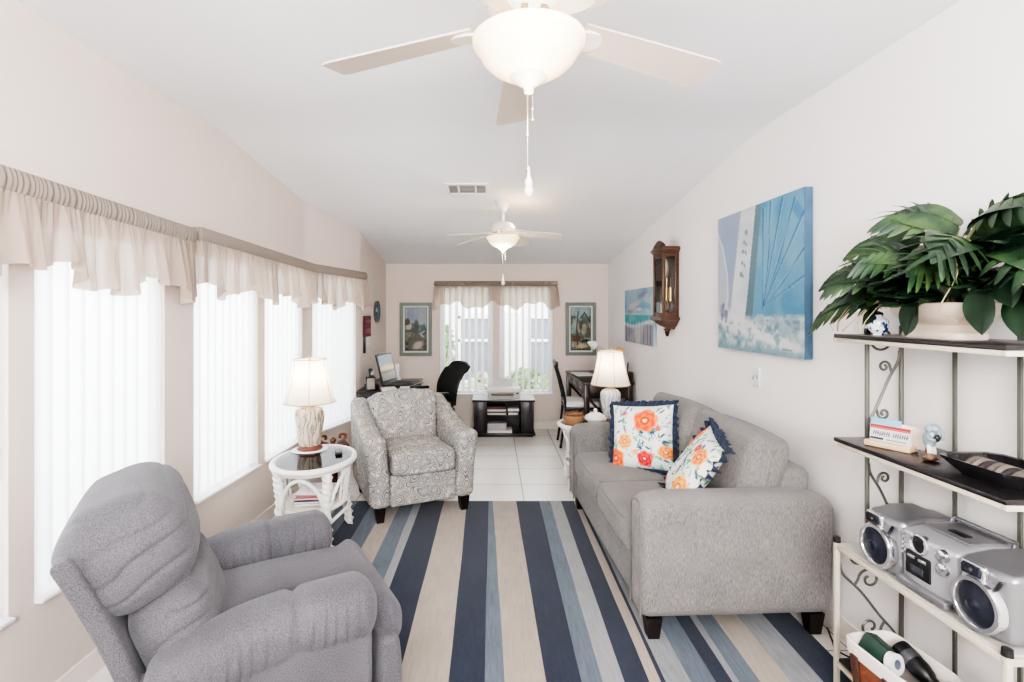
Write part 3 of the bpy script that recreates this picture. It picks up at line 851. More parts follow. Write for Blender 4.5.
# ================================================================== paisley armchair
def paisley():
    m, nt, b = newmat('paisley_cloth')
    b.inputs['Roughness'].default_value = 0.9; b.inputs['Specular IOR Level'].default_value = 0.15
    uvn = node(nt, 'ShaderNodeUVMap')
    mp = node(nt, 'ShaderNodeMapping'); mp.inputs['Scale'].default_value = (7.4, 7.4, 1); nt.links.new(uvn.outputs[0], mp.inputs[0])
    def layer(scale_mul, off):
        mp2 = node(nt, 'ShaderNodeMapping'); mp2.inputs['Scale'].default_value = (scale_mul, scale_mul, 1); mp2.inputs['Location'].default_value = off
        nt.links.new(mp.outputs[0], mp2.inputs[0])
        vo = node(nt, 'ShaderNodeTexVoronoi', voronoi_dimensions='2D'); vo.inputs['Scale'].default_value = 1.0; vo.inputs['Randomness'].default_value = 0.85
        nt.links.new(mp2.outputs[0], vo.inputs['Vector'])
        d = node(nt, 'ShaderNodeVectorMath', operation='SUBTRACT'); nt.links.new(mp2.outputs[0], d.inputs[0]); nt.links.new(vo.outputs['Position'], d.inputs[1])
        s1 = node(nt, 'ShaderNodeSeparateXYZ'); nt.links.new(d.outputs[0], s1.inputs[0])
        sc = node(nt, 'ShaderNodeSeparateColor'); nt.links.new(vo.outputs['Color'], sc.inputs[0])
        a = X(sc.outputs[0]) * 6.283; ca = a.f('COSINE'); sa = a.f('SINE'); x = X(s1.outputs[0]); y = X(s1.outputs[1])
        rx = x * ca + y * sa; ry = y * ca - x * sa + 0.05
        ben = rx + ry * ry * 1.5 - 0.14
        wid = (0.62 - ry).f('MAXIMUM', 0.02) * 0.62
        q = ((ben / wid) * (ben / wid) + (ry * 1.75) * (ry * 1.75)).f('SQRT')
        return q, X(sc.outputs[1])
    q, rc = layer(1.0, (0, 0, 0)); q2, rc2 = layer(1.75, (3.3, 1.7, 0)); q3, rc3 = layer(3.4, (8.1, 5.2, 0))
    cream = L(170, 162, 150); lt = L(204, 199, 191); blu = L(90, 97, 110); dark = L(46, 51, 62); tau = L(140, 122, 108); pale = L(140, 143, 149)
    def rings(t, a, bb):
        return ramp(nt, t, [(0.0, a), (0.07, lt), (0.11, dark), (0.14, lt), (0.22, bb), (0.27, dark), (0.29, lt), (0.36, a), (0.40, pale), (0.46, dark), (0.49, lt), (0.53, bb), (0.57, lt), (0.61, dark), (0.635, blu), (0.67, lt), (0.71, blu), (0.73, cream)])
    # scalloped outlines: wobble the radius with the angle-like coordinate
    t = q * 0.72 + (q2 * 9.0).f('SINE') * 0.012; t2 = q2 * 0.70; t3 = q3 * 0.6
    pa = mixc(nt, rc.f('GREATER_THAN', 0.5).o, rings(t.o, tau, blu), rings(t.o, blu, pale))
    sm = mixc(nt, rc2.f('GREATER_THAN', 0.5).o, rings(t2.o, blu, tau), rings(t2.o, pale, blu))
    ti = ramp(nt, t3.o, [(0.0, dark), (0.10, lt), (0.18, blu), (0.3, cream), (0.38, tau), (0.42, cream)])
    nz = noisetex(nt, mp.outputs[0], 0.9, 2, 0.5)
    sc_ = ((X(nz.outputs[0]) * 60.0).f('SINE')).f('ABSOLUTE')
    gr = ramp(nt, sc_.o, [(0.0, dark), (0.14, blu), (0.34, cream), (1.0, lt)])
    c = mixc(nt, t3.f('LESS_THAN', 0.40).o, gr, ti); c = mixc(nt, t2.f('LESS_THAN', 0.62).o, c, sm); c = mixc(nt, t.f('LESS_THAN', 0.72).o, c, pa)
    n3 = noisetex(nt, mp.outputs[0], 1.2, 3, 0.6)
    c = mixc(nt, (X(n3.outputs[0]) * 0.5 - .12).f('MAXIMUM', 0.0).o, c, cream)
    nt.links.new(c, b.inputs['Base Color'])
    n4 = noisetex(nt, objco(nt), 300, 2, 0.5); bump(nt, b, n4.outputs[0], 0.25, 0.003)
    return m
m_pais = paisley()
def box_uv(ob, k=1.0, off=(0, 0)):
    me = ob.data; uv = me.uv_layers.new(name='UVMap')
    for p in me.polygons:
        n = p.normal; a = max(range(3), key=lambda i: abs(n[i]))
        for li in p.loop_indices:
            co = me.vertices[me.loops[li].vertex_index].co
            q = {0: (co.y + 3.17, co.z), 1: (co.x + 1.31, co.z), 2: (co.x + 7.7, co.y)}[a]
            uv.data[li].uv = (q[0] * k + off[0], q[1] * k + off[1])
def make_armchair():
    W, D = 0.80, 0.83
    th = math.radians(24); f = V((math.sin(th), -math.cos(th)))
    mid = V((-0.505, 3.867)); c = mid - f * (D / 2)
    t = thing('armchair', 'paisley armchair in grey and cream with dark feet, beside the wicker table', 'armchair', (c.x, c.y, 0.010), th)
    aw = 0.155
    def P(g, name, k=1.0, off=(0, 0)):
        o = g.build(name, m_pais, t); box_uv(o, k, off); return o
    g = G(); g.rb((0, -0.02, 0.215), (W - 2 * aw + .02, D - 0.08, 0.23), 0.02, 2); P(g, 'seat_base')
    # arms: profile in y-z swept with flare, rolled front
    for s in (-1, 1):
        def afn(p):
            x, y, z = p; k = (z + 0.36) / 0.72
            u = (y + D / 2) / D                         # 0 front, 1 back
            # top line: front 0.62, dip, back rising to 0.80
            top = 0.615 + 0.20 * max(0, (u - 0.12) / 0.88) ** 1.6
            zz = 0.10 + (top - 0.10) * k
            out = s * (0.040 * max(0, k - 0.45) / 0.55 * (1 - 0.5 * u) + 0.01 * math.sin(PI * k))
            wide = 1 + 0.16 * max(0, k - .6) * (1 - u)
            yy = y + (0.05 * (k - .5) if u > .5 else 0) - (0.018 * max(0, k - .5) if u < .2 else 0)
            return (x * wide + out, yy, zz)
        x = s * (W / 2 - aw / 2)
        g = G(); g.rb((x, 0, 0), (aw, D, 0.72), 0.06, 4, (2, 12, 10), afn)
        a = P(g, 'arm', 1.0, (s * .3, .1))
    # back: outer shell + inner cushion
    def kfn(p):
        x, y, z = p; k = (z + .30) / .60
        return (x * (1 + .05 * k), y + 0.13 * k * k, z + 0.03 * (1 - (x / .3) ** 2) * (k > .6))
    g = G(); g.rb((0, D / 2 - 0.12, 0.45), (W - 2 * aw + .06, 0.15, 0.65), 0.06, 3, (6, 1, 6), kfn); P(g, 'back_frame')
    def bfn(p):
        x, y, z = p; u = x / .29; v = z / .24
        b = max(0, 1 - u * u) ** .6 * max(0, 1 - v * v) ** .6
        return (x * (1 + .06 * (v + 1)), y * (0.75 + 0.35 * b), z + (0.045 * max(0, 1 - u * u) if z > 0.1 else 0))
    g = G(); g.rb((0, 0, 0), (0.52, 0.20, 0.44), 0.065, 4, (8, 2, 8), bfn)
    o = g.build('back_cushion', m_pais, t, loc=(0, D / 2 - 0.215, 0.61), rot=(math.radians(-14), 0, 0)); box_uv(o, 1, (.15, .4))
    def sfn(p):
        x, y, z = p; u = x / .25; v = y / .33; b = max(0, 1 - u * u) * max(0, 1 - v * v)
        return (x, y - (.015 * max(0, 1 - u * u) if y < -.2 else 0), z + (.02 * b if z > 0 else 0))
    g = G(); g.rb((0, -0.105, 0.41), (W - 2 * aw + .005, 0.64, 0.165), 0.04, 3, (8, 8, 2), sfn); c_ = P(g, 'seat_cushion', 1, (.5, .2))
    g = G(); hx = (W - 2 * aw) / 2 - .012; yy = -0.105 - .32
    for zz in (0.473, 0.345):
        g.tube(crom([(-hx, yy + .02, zz), (-hx * .5, yy - .008, zz), (hx * .5, yy - .008, zz), (hx, yy + .02, zz)], 3), 0.004, 6)
    g.build('piping', m_pp, c_)
    for sx in (-1, 1):
        for sy in (-1, 1):
            g = G(); taper_leg(g, (sx * (W / 2 - .075), sy * (D / 2 - .065) - (0.01 if sy < 0 else 0)), 0.075, 0.05, 0.105); g.build('leg', m_leg, t)
m_pp = M('paisley_piping', (140, 142, 148), 0.9)
make_armchair()

# ================================================================== recliner (front = -y)
def crease(s, k=5):
    """narrow valley profile, 0 on the hills and -1 in the folds"""
    return -(1 - abs(math.sin(s))) ** k
def make_recliner():
    th = math.radians(120); f = V((math.sin(th), -math.cos(th)))
    fr = V((-0.545, 2.185)); c = fr - f * 0.45
    t = thing('recliner', 'blue-grey cloth recliner with puffy pillow back at the left front', 'armchair', (c.x, c.y, 0.010), th)
    W = 0.86; aw = 0.19
    def B(g, name, mat=m_recl, **k): return g.build(name, mat, t, **k)
    g = G(); g.rb((0, 0.0, 0.17), (W - 2 * aw, 0.74, 0.24), 0.02, 2); B(g, 'seat_base')
    for s in (-1, 1):
        x = s * (W / 2 - aw / 2 + 0.005)
        def pfn(p): return (p[0], p[1], p[2] - (0.10 * max(0, p[1]) if p[2] > 0 else 0))
        g = G(); g.rb((x, 0.015, 0.26), (aw - 0.03, 0.765, 0.42), 0.03, 3, (1, 6, 4), pfn)
        a = B(g, 'arm')
        # one long stuffed pad with a deep stitched groove, gathered along its lower edge
        y0, y1 = -0.395, 0.30; ln = y1 - y0; ys = -0.125
        ga = G()
        def ring(v, s=s, x=x):
            y = y0 + ln * v
            k = 2 * v - 1
            endf = max(0.0, 1 - max(0, (v - .93) / .07) ** 2) ** .5 if v > .93 else (max(0.0, 1 - max(0, (.10 - v) / .10) ** 2) ** .5 if v < .10 else 1)
            endf = max(endf, 0.02)
            slope = -0.085 * max(0, (v - .42) / .58) ** 1.4
            fat = 1 - .18 * max(0, (v - .5) / .5) ** 1.5
            d = abs(y - ys); groove = 1 - .13 * math.exp(-(d / .018) ** 2) - .03 * math.exp(-(d / .06) ** 2)
            return y, endf, slope, fat * groove
        def pad(u, v):
            y, e, sl, ft = ring(v); a_ = 2 * PI * u
            cx, cz = math.cos(a_), math.sin(a_)
            rx = (aw / 2 + .022) * math.copysign(abs(cx) ** .85, cx); rz = math.copysign(abs(cz) ** .85, cz) * (.092 if cz > 0 else .105)
            low = max(0, -cz) ** .7 if s * cx > -.2 else 0.0           # outer lower edge gathers
            side = min(1, max(0, .8 - cz) / 1.0)
            pk = .0105 * crease(y * 66 + 1.4 * math.sin(y * 23 + s) - 1.2 * max(0, cz) * math.sin(y * 9), 3) * side + .004 * noise.noise((y * 9, a_ * 1.3, s))
            r_ = 1 + pk / .1
            q = .0 if e > .99 else (1 - e) * .03
            return (x + rx * ft * e * r_, y, 0.510 + sl + rz * ft * e * r_ - q * .4)
        ga.grid(pad, 48, 190)
        ga.build('arm_pad', m_recl, a, ang=180)
    def sfn(p):
        x, y, z = p; u = x / .25; v = y / .34; b = max(0, 1 - u * u) * max(0, 1 - v * v)
        wide = 1 + 0.34 * max(0, min(1, (-y - .25) / .05))
        return (x * wide, y, z + (.025 * b if z > 0 else 0) - (0.02 * max(0, (-y - .2) / .15) ** 2 if z > 0 else 0))
    g = G(); g.rb((0, -0.155, 0.385), (W - 2 * aw + .04, 0.73, 0.19), 0.07, 4, (8, 10, 2), sfn); B(g, 'seat_cushion')
    def lfn(p): return (p[0], p[1] - 0.018 * max(0, 1 - (p[2] / .17) ** 2) * (p[1] < 0), p[2])
    g = G(); g.rb((0, -0.435, 0.22), (W - 0.10, 0.075, 0.30), 0.03, 3, (4, 1, 5), lfn); B(g, 'footrest_panel')
    tilt = math.radians(-20); loc = (0, 0.175, 0.345)
    def shell(p): return (p[0] * (0.97 + 0.03 * math.cos(p[2] * 3)), p[1] + 0.02 * (p[2] / .33) ** 2, p[2])
    g = G(); g.rb((0, 0.115, 0.235), (0.655, 0.055, 0.66), 0.02, 2, (6, 1, 6), shell); B(g, 'back_shell', loc=loc, rot=(tilt, 0, 0))
    def folds(p, cz, k1, amp):
        """creases that fan out from the side seams"""
        x, y, z = p; ux = abs(x) / .31
        s_ = (z - cz) * k1 * (1 - .35 * ux) + 3.6 * noise.noise((x * 2.6, y * 5, z * 4.5)) + 1.5 * sgn(x)
        return amp * crease(s_, 3) * (0.10 + .9 * min(1, ux) ** 2)
    def lowfn(p):
        x, y, z = p; u = x / .32; v = z / .22
        b = max(0, 1 - u * u) ** .5
        pk = folds(p, -.05, 62, .011) + .008 * noise.noise((x * 3, y * 4, z * 5))
        side = .02 * (1 - v * v) * sgn(x) * abs(u)
        return (x + side + pk * sgn(x) * abs(u) ** 1.5, y * (.78 + .38 * b) + (-pk if y < 0 else 0), z)
    g = G(); g.rb((0, -0.03, 0.135), (0.62, 0.22, 0.40), 0.10, 12, (40, 5, 44), lowfn); B(g, 'lumbar_cushion', loc=loc, rot=(tilt, 0, 0), ang=180)
    def hdfn(p):
        x, y, z = p; u = x / .335; v = z / .19
        b = max(0, 1 - u * u) ** .5
        pk = folds(p, .12, 56, .011) + .010 * noise.noise((x * 2.5 + 4, y * 4, z * 4))
        zz = z + 0.022 * b * (z > 0)
        yy = y * (.86 + .26 * b) + (.03 if y > 0 and z > .02 else 0) * min(1, z / .1)
        if y > 0.05 and z > 0.0: zz -= .03 * (y - .05) / .1             # rolls over the shell
        n = V((x * .6, y, z)); n = n.normalized() if n.length > 1e-6 else n
        return (x + pk * n.x * 1.2, yy + pk * n.y, zz + pk * n.z)
    g = G(); g.rb((0, 0.005, 0.455), (0.64, 0.31, 0.345), 0.14, 16, (44, 6, 16), hdfn); h = B(g, 'head_cushion', loc=loc, rot=(tilt, 0, 0), ang=180)
    for sx in (-1, 1):
        for sy in (-1, 1):
            g = G(); g.lathe([(0.025, 0), (0.028, 0.02), (0.024, 0.055)], 12, (sx * .36, sy * .33, 0)); B(g, 'foot', m_leg)
make_recliner()
# pillows on the sofa
S1 = (1.0, 3.72); 
pillow('throw_pillow', 'larger flower print pillow with navy ruffle, leaning at the sofa far end', (0.985, 3.43, 0.497), (math.radians(-17), math.radians(-7), math.radians(-38)), 0.43, fp1)
pillow('throw_pillow', 'flower print pillow with thick navy ruffle, nearest the sofa near arm', (0.965, 2.86, 0.497), (math.radians(-33), math.radians(5), math.radians(-104)), 0.45, fp2, .13, .030, .05)
# ================================================================== ceiling fans
m_fanw = M('fan_white_enamel', (226, 220, 212), 0.35)
m_blade = M('fan_blade_laminate', (204, 192, 180), 0.45)
def bowl_mat():
    m, nt, b = newmat('frosted_bowl_glass')
    b.inputs['Base Color'].default_value = L(255, 246, 228); b.inputs['Roughness'].default_value = 0.3
    lw = node(nt, 'ShaderNodeLayerWeight'); lw.inputs[0].default_value = 0.35
    e = ramp(nt, lw.outputs['Facing'], [(0.0, L(255, 228, 165)), (0.5, L(250, 206, 128)), (1.0, L(236, 172, 92))])
    nt.links.new(e, b.inputs['Emission Color']); b.inputs['Emission Strength'].default_value = 0.75
    return m
m_bowl = bowl_mat()
m_brass = M('aged_brass', (190, 160, 110), 0.3, 0.8)
m_chain = M('pull_chain_metal', (170, 160, 145), 0.35, 0.7)
m_dark = M('dark_plastic', (26, 26, 28), 0.4)
m_vent_dark = M('fan_vent_gap', (150, 125, 90), 0.6)
def ceiling_fan(label, loc, zceil, R, bowl_r, rot0, warm, power, blade_z=0.0, rod=True):
    """origin at blade plane centre"""
    x, y, z = loc
    t = thing('ceiling_fan', label, 'ceiling fan', loc, math.radians(rot0), 'white five-blade ceiling fans')
    k = bowl_r / 0.17
    hc = zceil - z
    g = G(); g.lathe([(0.0, hc + .015), (0.068, hc + .015), (0.07, hc - 0.012), (0.06, hc - 0.03), (0.028, hc - 0.085), (0.018, hc - 0.095)], 24, cap=False); g.build('canopy', m_fanw, t)
    if hc > 0.22:
        g = G(); g.cyl((0, 0, hc - 0.1), (0, 0, 0.10), 0.013, 12); g.build('downrod', m_fanw, t)
    g = G(); g.lathe([(0.0, 0.125 * k), (0.05 * k, 0.12 * k), (0.105 * k, 0.095 * k), (0.125 * k, 0.06 * k), (0.125 * k, 0.035 * k), (0.115 * k, 0.028 * k), (0.115 * k, 0.012 * k), (0.095 * k, -0.01 * k), (0.06 * k, -0.025 * k), (0.0, -0.025 * k)], 32); mo = g.build('motor_housing', m_fanw, t)
    for i in range(12):
        a = 2 * PI * i / 12; g = G().at((0, 0, 0), (0, 0, a)); g.rb((0.109 * k, 0, 0.0), (0.012 * k, 0.020 * k, 0.020 * k), 0.002, 1, rot=(0, math.radians(-40), 0))
        g.build('vent_slot', m_vent_dark, mo)
    g = G(); g.lathe([(0.0, -0.02 * k), (0.075 * k, -0.02 * k), (0.08 * k, -0.035 * k), (0.075 * k, -0.055 * k), (0.0, -0.055 * k)], 28); g.build('light_kit', m_brass, t)
    # bowl: flared rim, stepped shoulder
    b0 = -0.035 * k
    prof = [(0.158, 0), (0.172, -0.010), (0.170, -0.024), (0.158, -0.034), (0.153, -0.044), (0.142, -0.066), (0.115, -0.092), (0.080, -0.112), (0.04, -0.123), (0.0, -0.126)]
    g = G(); g.lathe([(r * k, b0 + zz * k) for r, zz in prof], 40, cap=False); bo = g.build('light_bowl', m_bowl, t, ang=180)
    zb = b0 - 0.118 * k
    g = G(); g.lathe([(0, zb + .004), (0.056 * k, zb + .006), (0.056 * k, zb - .006 * k), (0.035 * k, zb - .02 * k), (0.016 * k, zb - 0.034 * k), (0.014 * k, zb - .05 * k), (0, zb - .055 * k)], 24); g.build('finial', m_fanw, bo)
    for i in range(5):
        a = 2 * PI * i / 5
        def bl(u, v, top=True):
            # u along, v across
            xx = 0.17 * k + (R - 0.17 * k) * u; w = 0.058 + 0.018 * u
            ww = w * (1 - 0.0 * u)
            e = 1.0
            if u > 0.955: e = math.sqrt(max(0, 1 - ((u - 0.955) / 0.048) ** 2)) * .25 + .75
            yy = (v - .5) * 2 * ww * e
            return (xx, yy, 0.0 - yy * 0.20 + (0.0035 if top else -0.0035) - 0.045 * u)
        g = G().at((0, 0, 0), (0, 0, a))
        nu, nv = 26, 4
        g.grid(lambda u, v: bl(u, v, True), nu, nv); g.grid(lambda u, v: bl(u, v, False), nu, nv)
        for (u0, u1, vv) in ((0, 1, 0), (0, 1, 1)):
            g.grid(lambda u, v, vv=vv: bl(u, vv, v > .5), nu, 1)
        for uu in (0, 1): g.grid(lambda u, v, uu=uu: bl(uu, u, v > .5), nv, 1)
        bd = g.build('blade', m_blade, t, ang=35)
        # bracket: rounded paddle under the blade root
        g = G().at((0, 0, 0), (0, 0, a))
        pl = [(0.085 * k, -0.022), (0.15 * k, -0.03), (0.19 * k, -0.042), (0.225 * k, -0.04), (0.245 * k, -0.022), (0.25 * k, 0), (0.245 * k, .022), (0.225 * k, .04), (0.19 * k, .042), (0.15 * k, .03), (0.085 * k, .022)]
        n = len(pl)
        g.raw([(p, q, -q * .2 - .0145) for p, q in pl] + [(p, q, -q * .2 - .005) for p, q in pl], [tuple(reversed(range(n))), tuple(range(n, 2 * n))] + [(i, (i + 1) % n, (i + 1) % n + n, i + n) for i in range(n)])
        g.build('blade_bracket', m_fanw, bd)
    z0 = zb - .05 * k
    def chain(px, py, ln, big):
        g = G()
        nb = int(ln / 0.006)
        g.tube([(px, py, z0 + .02), (px, py, z0 - ln)], 0.0014 * max(1, k), 5)
        for q in (0.55, 1.0): g.ball((px, py, z0 - ln * q), 0.005 * k, 8, 6)
        c = g.build('pull_chain', m_chain, t)
        if big:
            g = G(); zz = z0 - ln
            g.lathe([(0.0, zz + .012), (0.004, zz + .01), (0.005, zz - .02), (0.011, zz - .03), (0.012, zz - .045), (0.010, zz - .052), (0.0145, zz - .06), (0.0135, zz - .075), (0.006, zz - .084), (0, zz - .085)], 14)
            g.build('pull_knob', m_fanw, c)
    chain(-0.004, 0.0, 0.235 * k, True); chain(0.018, 0.01, 0.075 * k, False)
    return t
fz = zY(36, 1.62)
ceiling_fan('white ceiling fan with lit glass bowl, large at the top of the photo', (0.112, 1.63, 2.435), 2.655, 0.70, 0.175, 20, None, 0)
ceiling_fan('smaller-looking white ceiling fan near the far window, behind the air vent', (0.086, 4.45, 2.215), ceil_z(4.45), 0.50, 0.140, -8, None, 0)
point('fan_lamp_near', (0.112, 1.60, 2.13), 2.0, (1, 0.8, 0.55), 0.05)
point('fan_lamp_near_up', (0.112, 1.63, 2.47), 6, (1, 0.66, 0.34), 0.06)
point('fan_lamp_far', (0.086, 4.42, 2.02), 3, (1, 0.9, 0.75), 0.05)
point('fan_lamp_far_up', (0.24, 4.40, 2.30), 1.8, (1, 0.7, 0.4), 0.04)

# ------------------------------------------------------------------ air vent in the sloping ceiling
def air_vent():
    cx, cy = -0.206, 4.165; z = ceil_z(cy); sl = math.atan2(ceil_z(cy + .1) - ceil_z(cy - .1), .2)
    t = thing('ceiling_vent', 'white ceiling air vent with brown grille bars, in front of the far fan', 'vent', (cx, cy, z)); t.rotation_euler = (sl, 0, 0)
    g = G(); W, D = 0.345, 0.25
    for sx in (-1, 1): g.rb((sx * (W / 2 - .014), 0, -0.006), (0.028, D, 0.014), 0.004, 1)
    for sy in (-1, 1): g.rb((0, sy * (D / 2 - .017), -0.006), (W - .05, 0.034, 0.013), 0.004, 1)
    for xx in (-0.068, 0.068): g.rb((xx, 0, -0.005), (0.016, D - .06, 0.012), 0.002, 1)
    g.build('frame', m_white, t)
    g = G()
    for (xa, xb) in ((-.145, -.076), (-.06, .06), (.076, .145)):
        for i in range(7):
            yy = -D / 2 + .045 + (D - .09) * i / 6; g.rb(((xa + xb) / 2, yy, -0.002), (xb - xa, 0.016, 0.002), 0, 0, rot=(math.radians(30), 0, 0))
    g.build('louvres', M('vent_louvre', (92, 76, 62), 0.6), t)
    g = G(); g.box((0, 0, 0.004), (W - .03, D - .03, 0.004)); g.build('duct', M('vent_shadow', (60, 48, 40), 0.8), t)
air_vent()

# ================================================================== wicker tables
m_wick = M('white_rattan', (238, 236, 232), 0.5, var=0.03, vs=30, bmp=0.25, bs=120)
m_tglass = glass_mat(); m_tglass.name = 'table_glass'
for n_ in m_tglass.node_tree.nodes:
    if n_.type == 'FRESNEL': n_.inputs[0].default_value = 1.55
m_wickshelf = M('wicker_shelf_weave', (226, 220, 210), 0.7, var=0.08, vs=60, bmp=0.5, bs=90)
def wicker_table(label, loc, rz):
    """oval 0.52 x 0.66, height 0.55"""
    t = thing('wicker_side_table', label, 'side table', loc, rz, 'white rattan side tables with glass tops')
    rx, ry, H = 0.255, 0.325, 0.545
    ov = lambda a, k=1.0, z=0: (rx * k * math.cos(a), ry * k * math.sin(a), z)
    g = G(); g.tube([ov(2 * PI * i / 56, 1, H - .018) for i in range(56)], 0.020, 10, closed=True)
    g.tube([ov(2 * PI * i / 56, .93, H - .045) for i in range(56)], 0.012, 8, closed=True); g.build('rim', m_wick, t)
    g = G()
    n = 56; vs = [ov(2 * PI * i / n, .96, H - .012) for i in range(n)] + [ov(2 * PI * i / n, .96, H - .004) for i in range(n)]
    g.raw(vs, [tuple(reversed(range(n))), tuple(range(n, 2 * n))] + [(i, (i + 1) % n, (i + 1) % n + n, i + n) for i in range(n)]); g.build('glass_top', m_tglass, t)
    zs = 0.25
    g = G()
    vs = [ov(2 * PI * i / n, .74, zs - .01) for i in range(n)] + [ov(2 * PI * i / n, .74, zs) for i in range(n)]
    g.raw(vs, [tuple(reversed(range(n))), tuple(range(n, 2 * n))] + [(i, (i + 1) % n, (i + 1) % n + n, i + n) for i in range(n)])
    sh = g.build('shelf', m_wickshelf, t)
    g = G(); g.tube([ov(2 * PI * i / 48, .77, zs - .004) for i in range(48)], 0.013, 8, closed=True); g.build('shelf_rim', m_wick, sh)
    angs = [math.radians(q) for q in (48, 132, 228, 312)]
    for a in angs:
        p0 = V(ov(a, .93, H - .03)); p1 = V(ov(a, .86, .30)); p2 = V(ov(a, 1.0, 0.0))
        pts = crom([p0, p0.lerp(p1, .5) + V((0, 0, 0)), p1, p1.lerp(p2, .55), p2], 9); m = len(pts)
        rr = [0.029 - 0.006 * i / m + 0.0035 * math.sin(i * 1.7) for i in range(m)]
        g = G(); g.tube([p for p in pts], rr, 10)
        l = g.build('leg', m_wick, t)
        g = G()
        for ph in (0, PI):
            sp = []
            for i in range(m * 4):
                k = i / (m * 4 - 1); p = pts[min(m - 1, int(k * (m - 1)))].lerp(pts[min(m - 1, int(k * (m - 1)) + 1)], k * (m - 1) % 1)
                q = k * 34 + ph; sp.append(p + V((0.028 * math.cos(q), 0.028 * math.sin(q), 0)))
            g.tube(sp, 0.0075, 5)
        g.build('leg_wrap', m_wick, l)
    # arches between the legs and little spindles on the two ends
    g = G()
    for (a, b) in ((angs[3] - 2 * PI, angs[0]), (angs[0], angs[1]), (angs[1], angs[2]), (angs[2], angs[3])):
        pts = []
        for i in range(15):
            k = i / 14; q = a + (b - a) * (0.06 + .88 * k)
            pts.append(ov(q, .88, 0.27 + 0.20 * math.sin(PI * k) ** .6))
        g.tube(pts, 0.012, 7)
        pts = [ov(a + (b - a) * i / 10, .84, 0.20 - .05 * (1 - math.sin(PI * i / 10)) ** 1.5) for i in range(11)]
        g.tube(pts, 0.011, 7)
    g.build('arch', m_wick, t)
    for c in (0, PI):
        for d in (-.32, -.11, .11, .32):
            g = G(); g.tube([ov(c + d, .90, H - .05), ov(c + d * .9, .78, zs)], 0.008, 6)
            g.build('spindle', m_wick, t)
    return t
T1 = (-1.21, 3.53, 0.014); T2 = (0.925, 4.70, 0)
wicker_table('white rattan side table with oval glass top, left of the paisley armchair', T1, 0)
wicker_table('white rattan side table mostly hidden behind the sofa far arm', T2, PI / 2)
TZ = 0.542

# ================================================================== table lamps
def lamp_body_mat(name, c1, c2, bm=1.0):
    m, nt, b = newmat(name); b.inputs['Roughness'].default_value = 0.4
    co = objco(nt, (1, 1, .55))
    n = noisetex(nt, co, 26, 4, 0.6); w = node(nt, 'ShaderNodeTexWave'); w.inputs['Scale'].default_value = 9; w.inputs['Distortion'].default_value = 11; w.inputs['Detail'].default_value = 3; w.inputs['Detail Scale'].default_value = 2
    nt.links.new(co, w.inputs['Vector'])
    f = X(n.outputs[0]) * .4 + X(w.outputs['Fac']) * .6
    nt.links.new(ramp(nt, f.o, [(0.15, L(c2)), (0.45, L(c1)), (1, scl(L(c1), 1.05))]), b.inputs['Base Color'])
    bump(nt, b, f.o, bm, 0.012); return m
m_lb1 = lamp_body_mat('carved_ceramic_cream', (204, 190, 174), (136, 118, 102))
m_lb2 = lamp_body_mat('marbled_ceramic_white', (208, 210, 212), (150, 155, 160), .15)
m_lwood = M('lamp_foot_wood', (110, 62, 46), 0.4, var=.2)
def shade_mat():
    m, nt, b = newmat('lamp_shade_linen')
    b.inputs['Base Color'].default_value = L(250, 243, 232); b.inputs['Roughness'].default_value = 0.9
    tr = node(nt, 'ShaderNodeBsdfTranslucent'); tr.inputs[0].default_value = L(255, 246, 232)
    mx = node(nt, 'ShaderNodeMixShader'); mx.inputs[0].default_value = 0.55; out = nt.nodes['Material Output']
    nt.links.new(b.outputs[0], mx.inputs[1]); nt.links.new(tr.outputs[0], mx.inputs[2]); nt.links.new(mx.outputs[0], out.inputs[0]); return m
m_shade = shade_mat(); m_trim2 = M('shade_piping', (172, 140, 104), 0.8)
m_bulb = M('lit_bulb', (255, 240, 210), .3, emit=(255, 225, 170), estr=3)
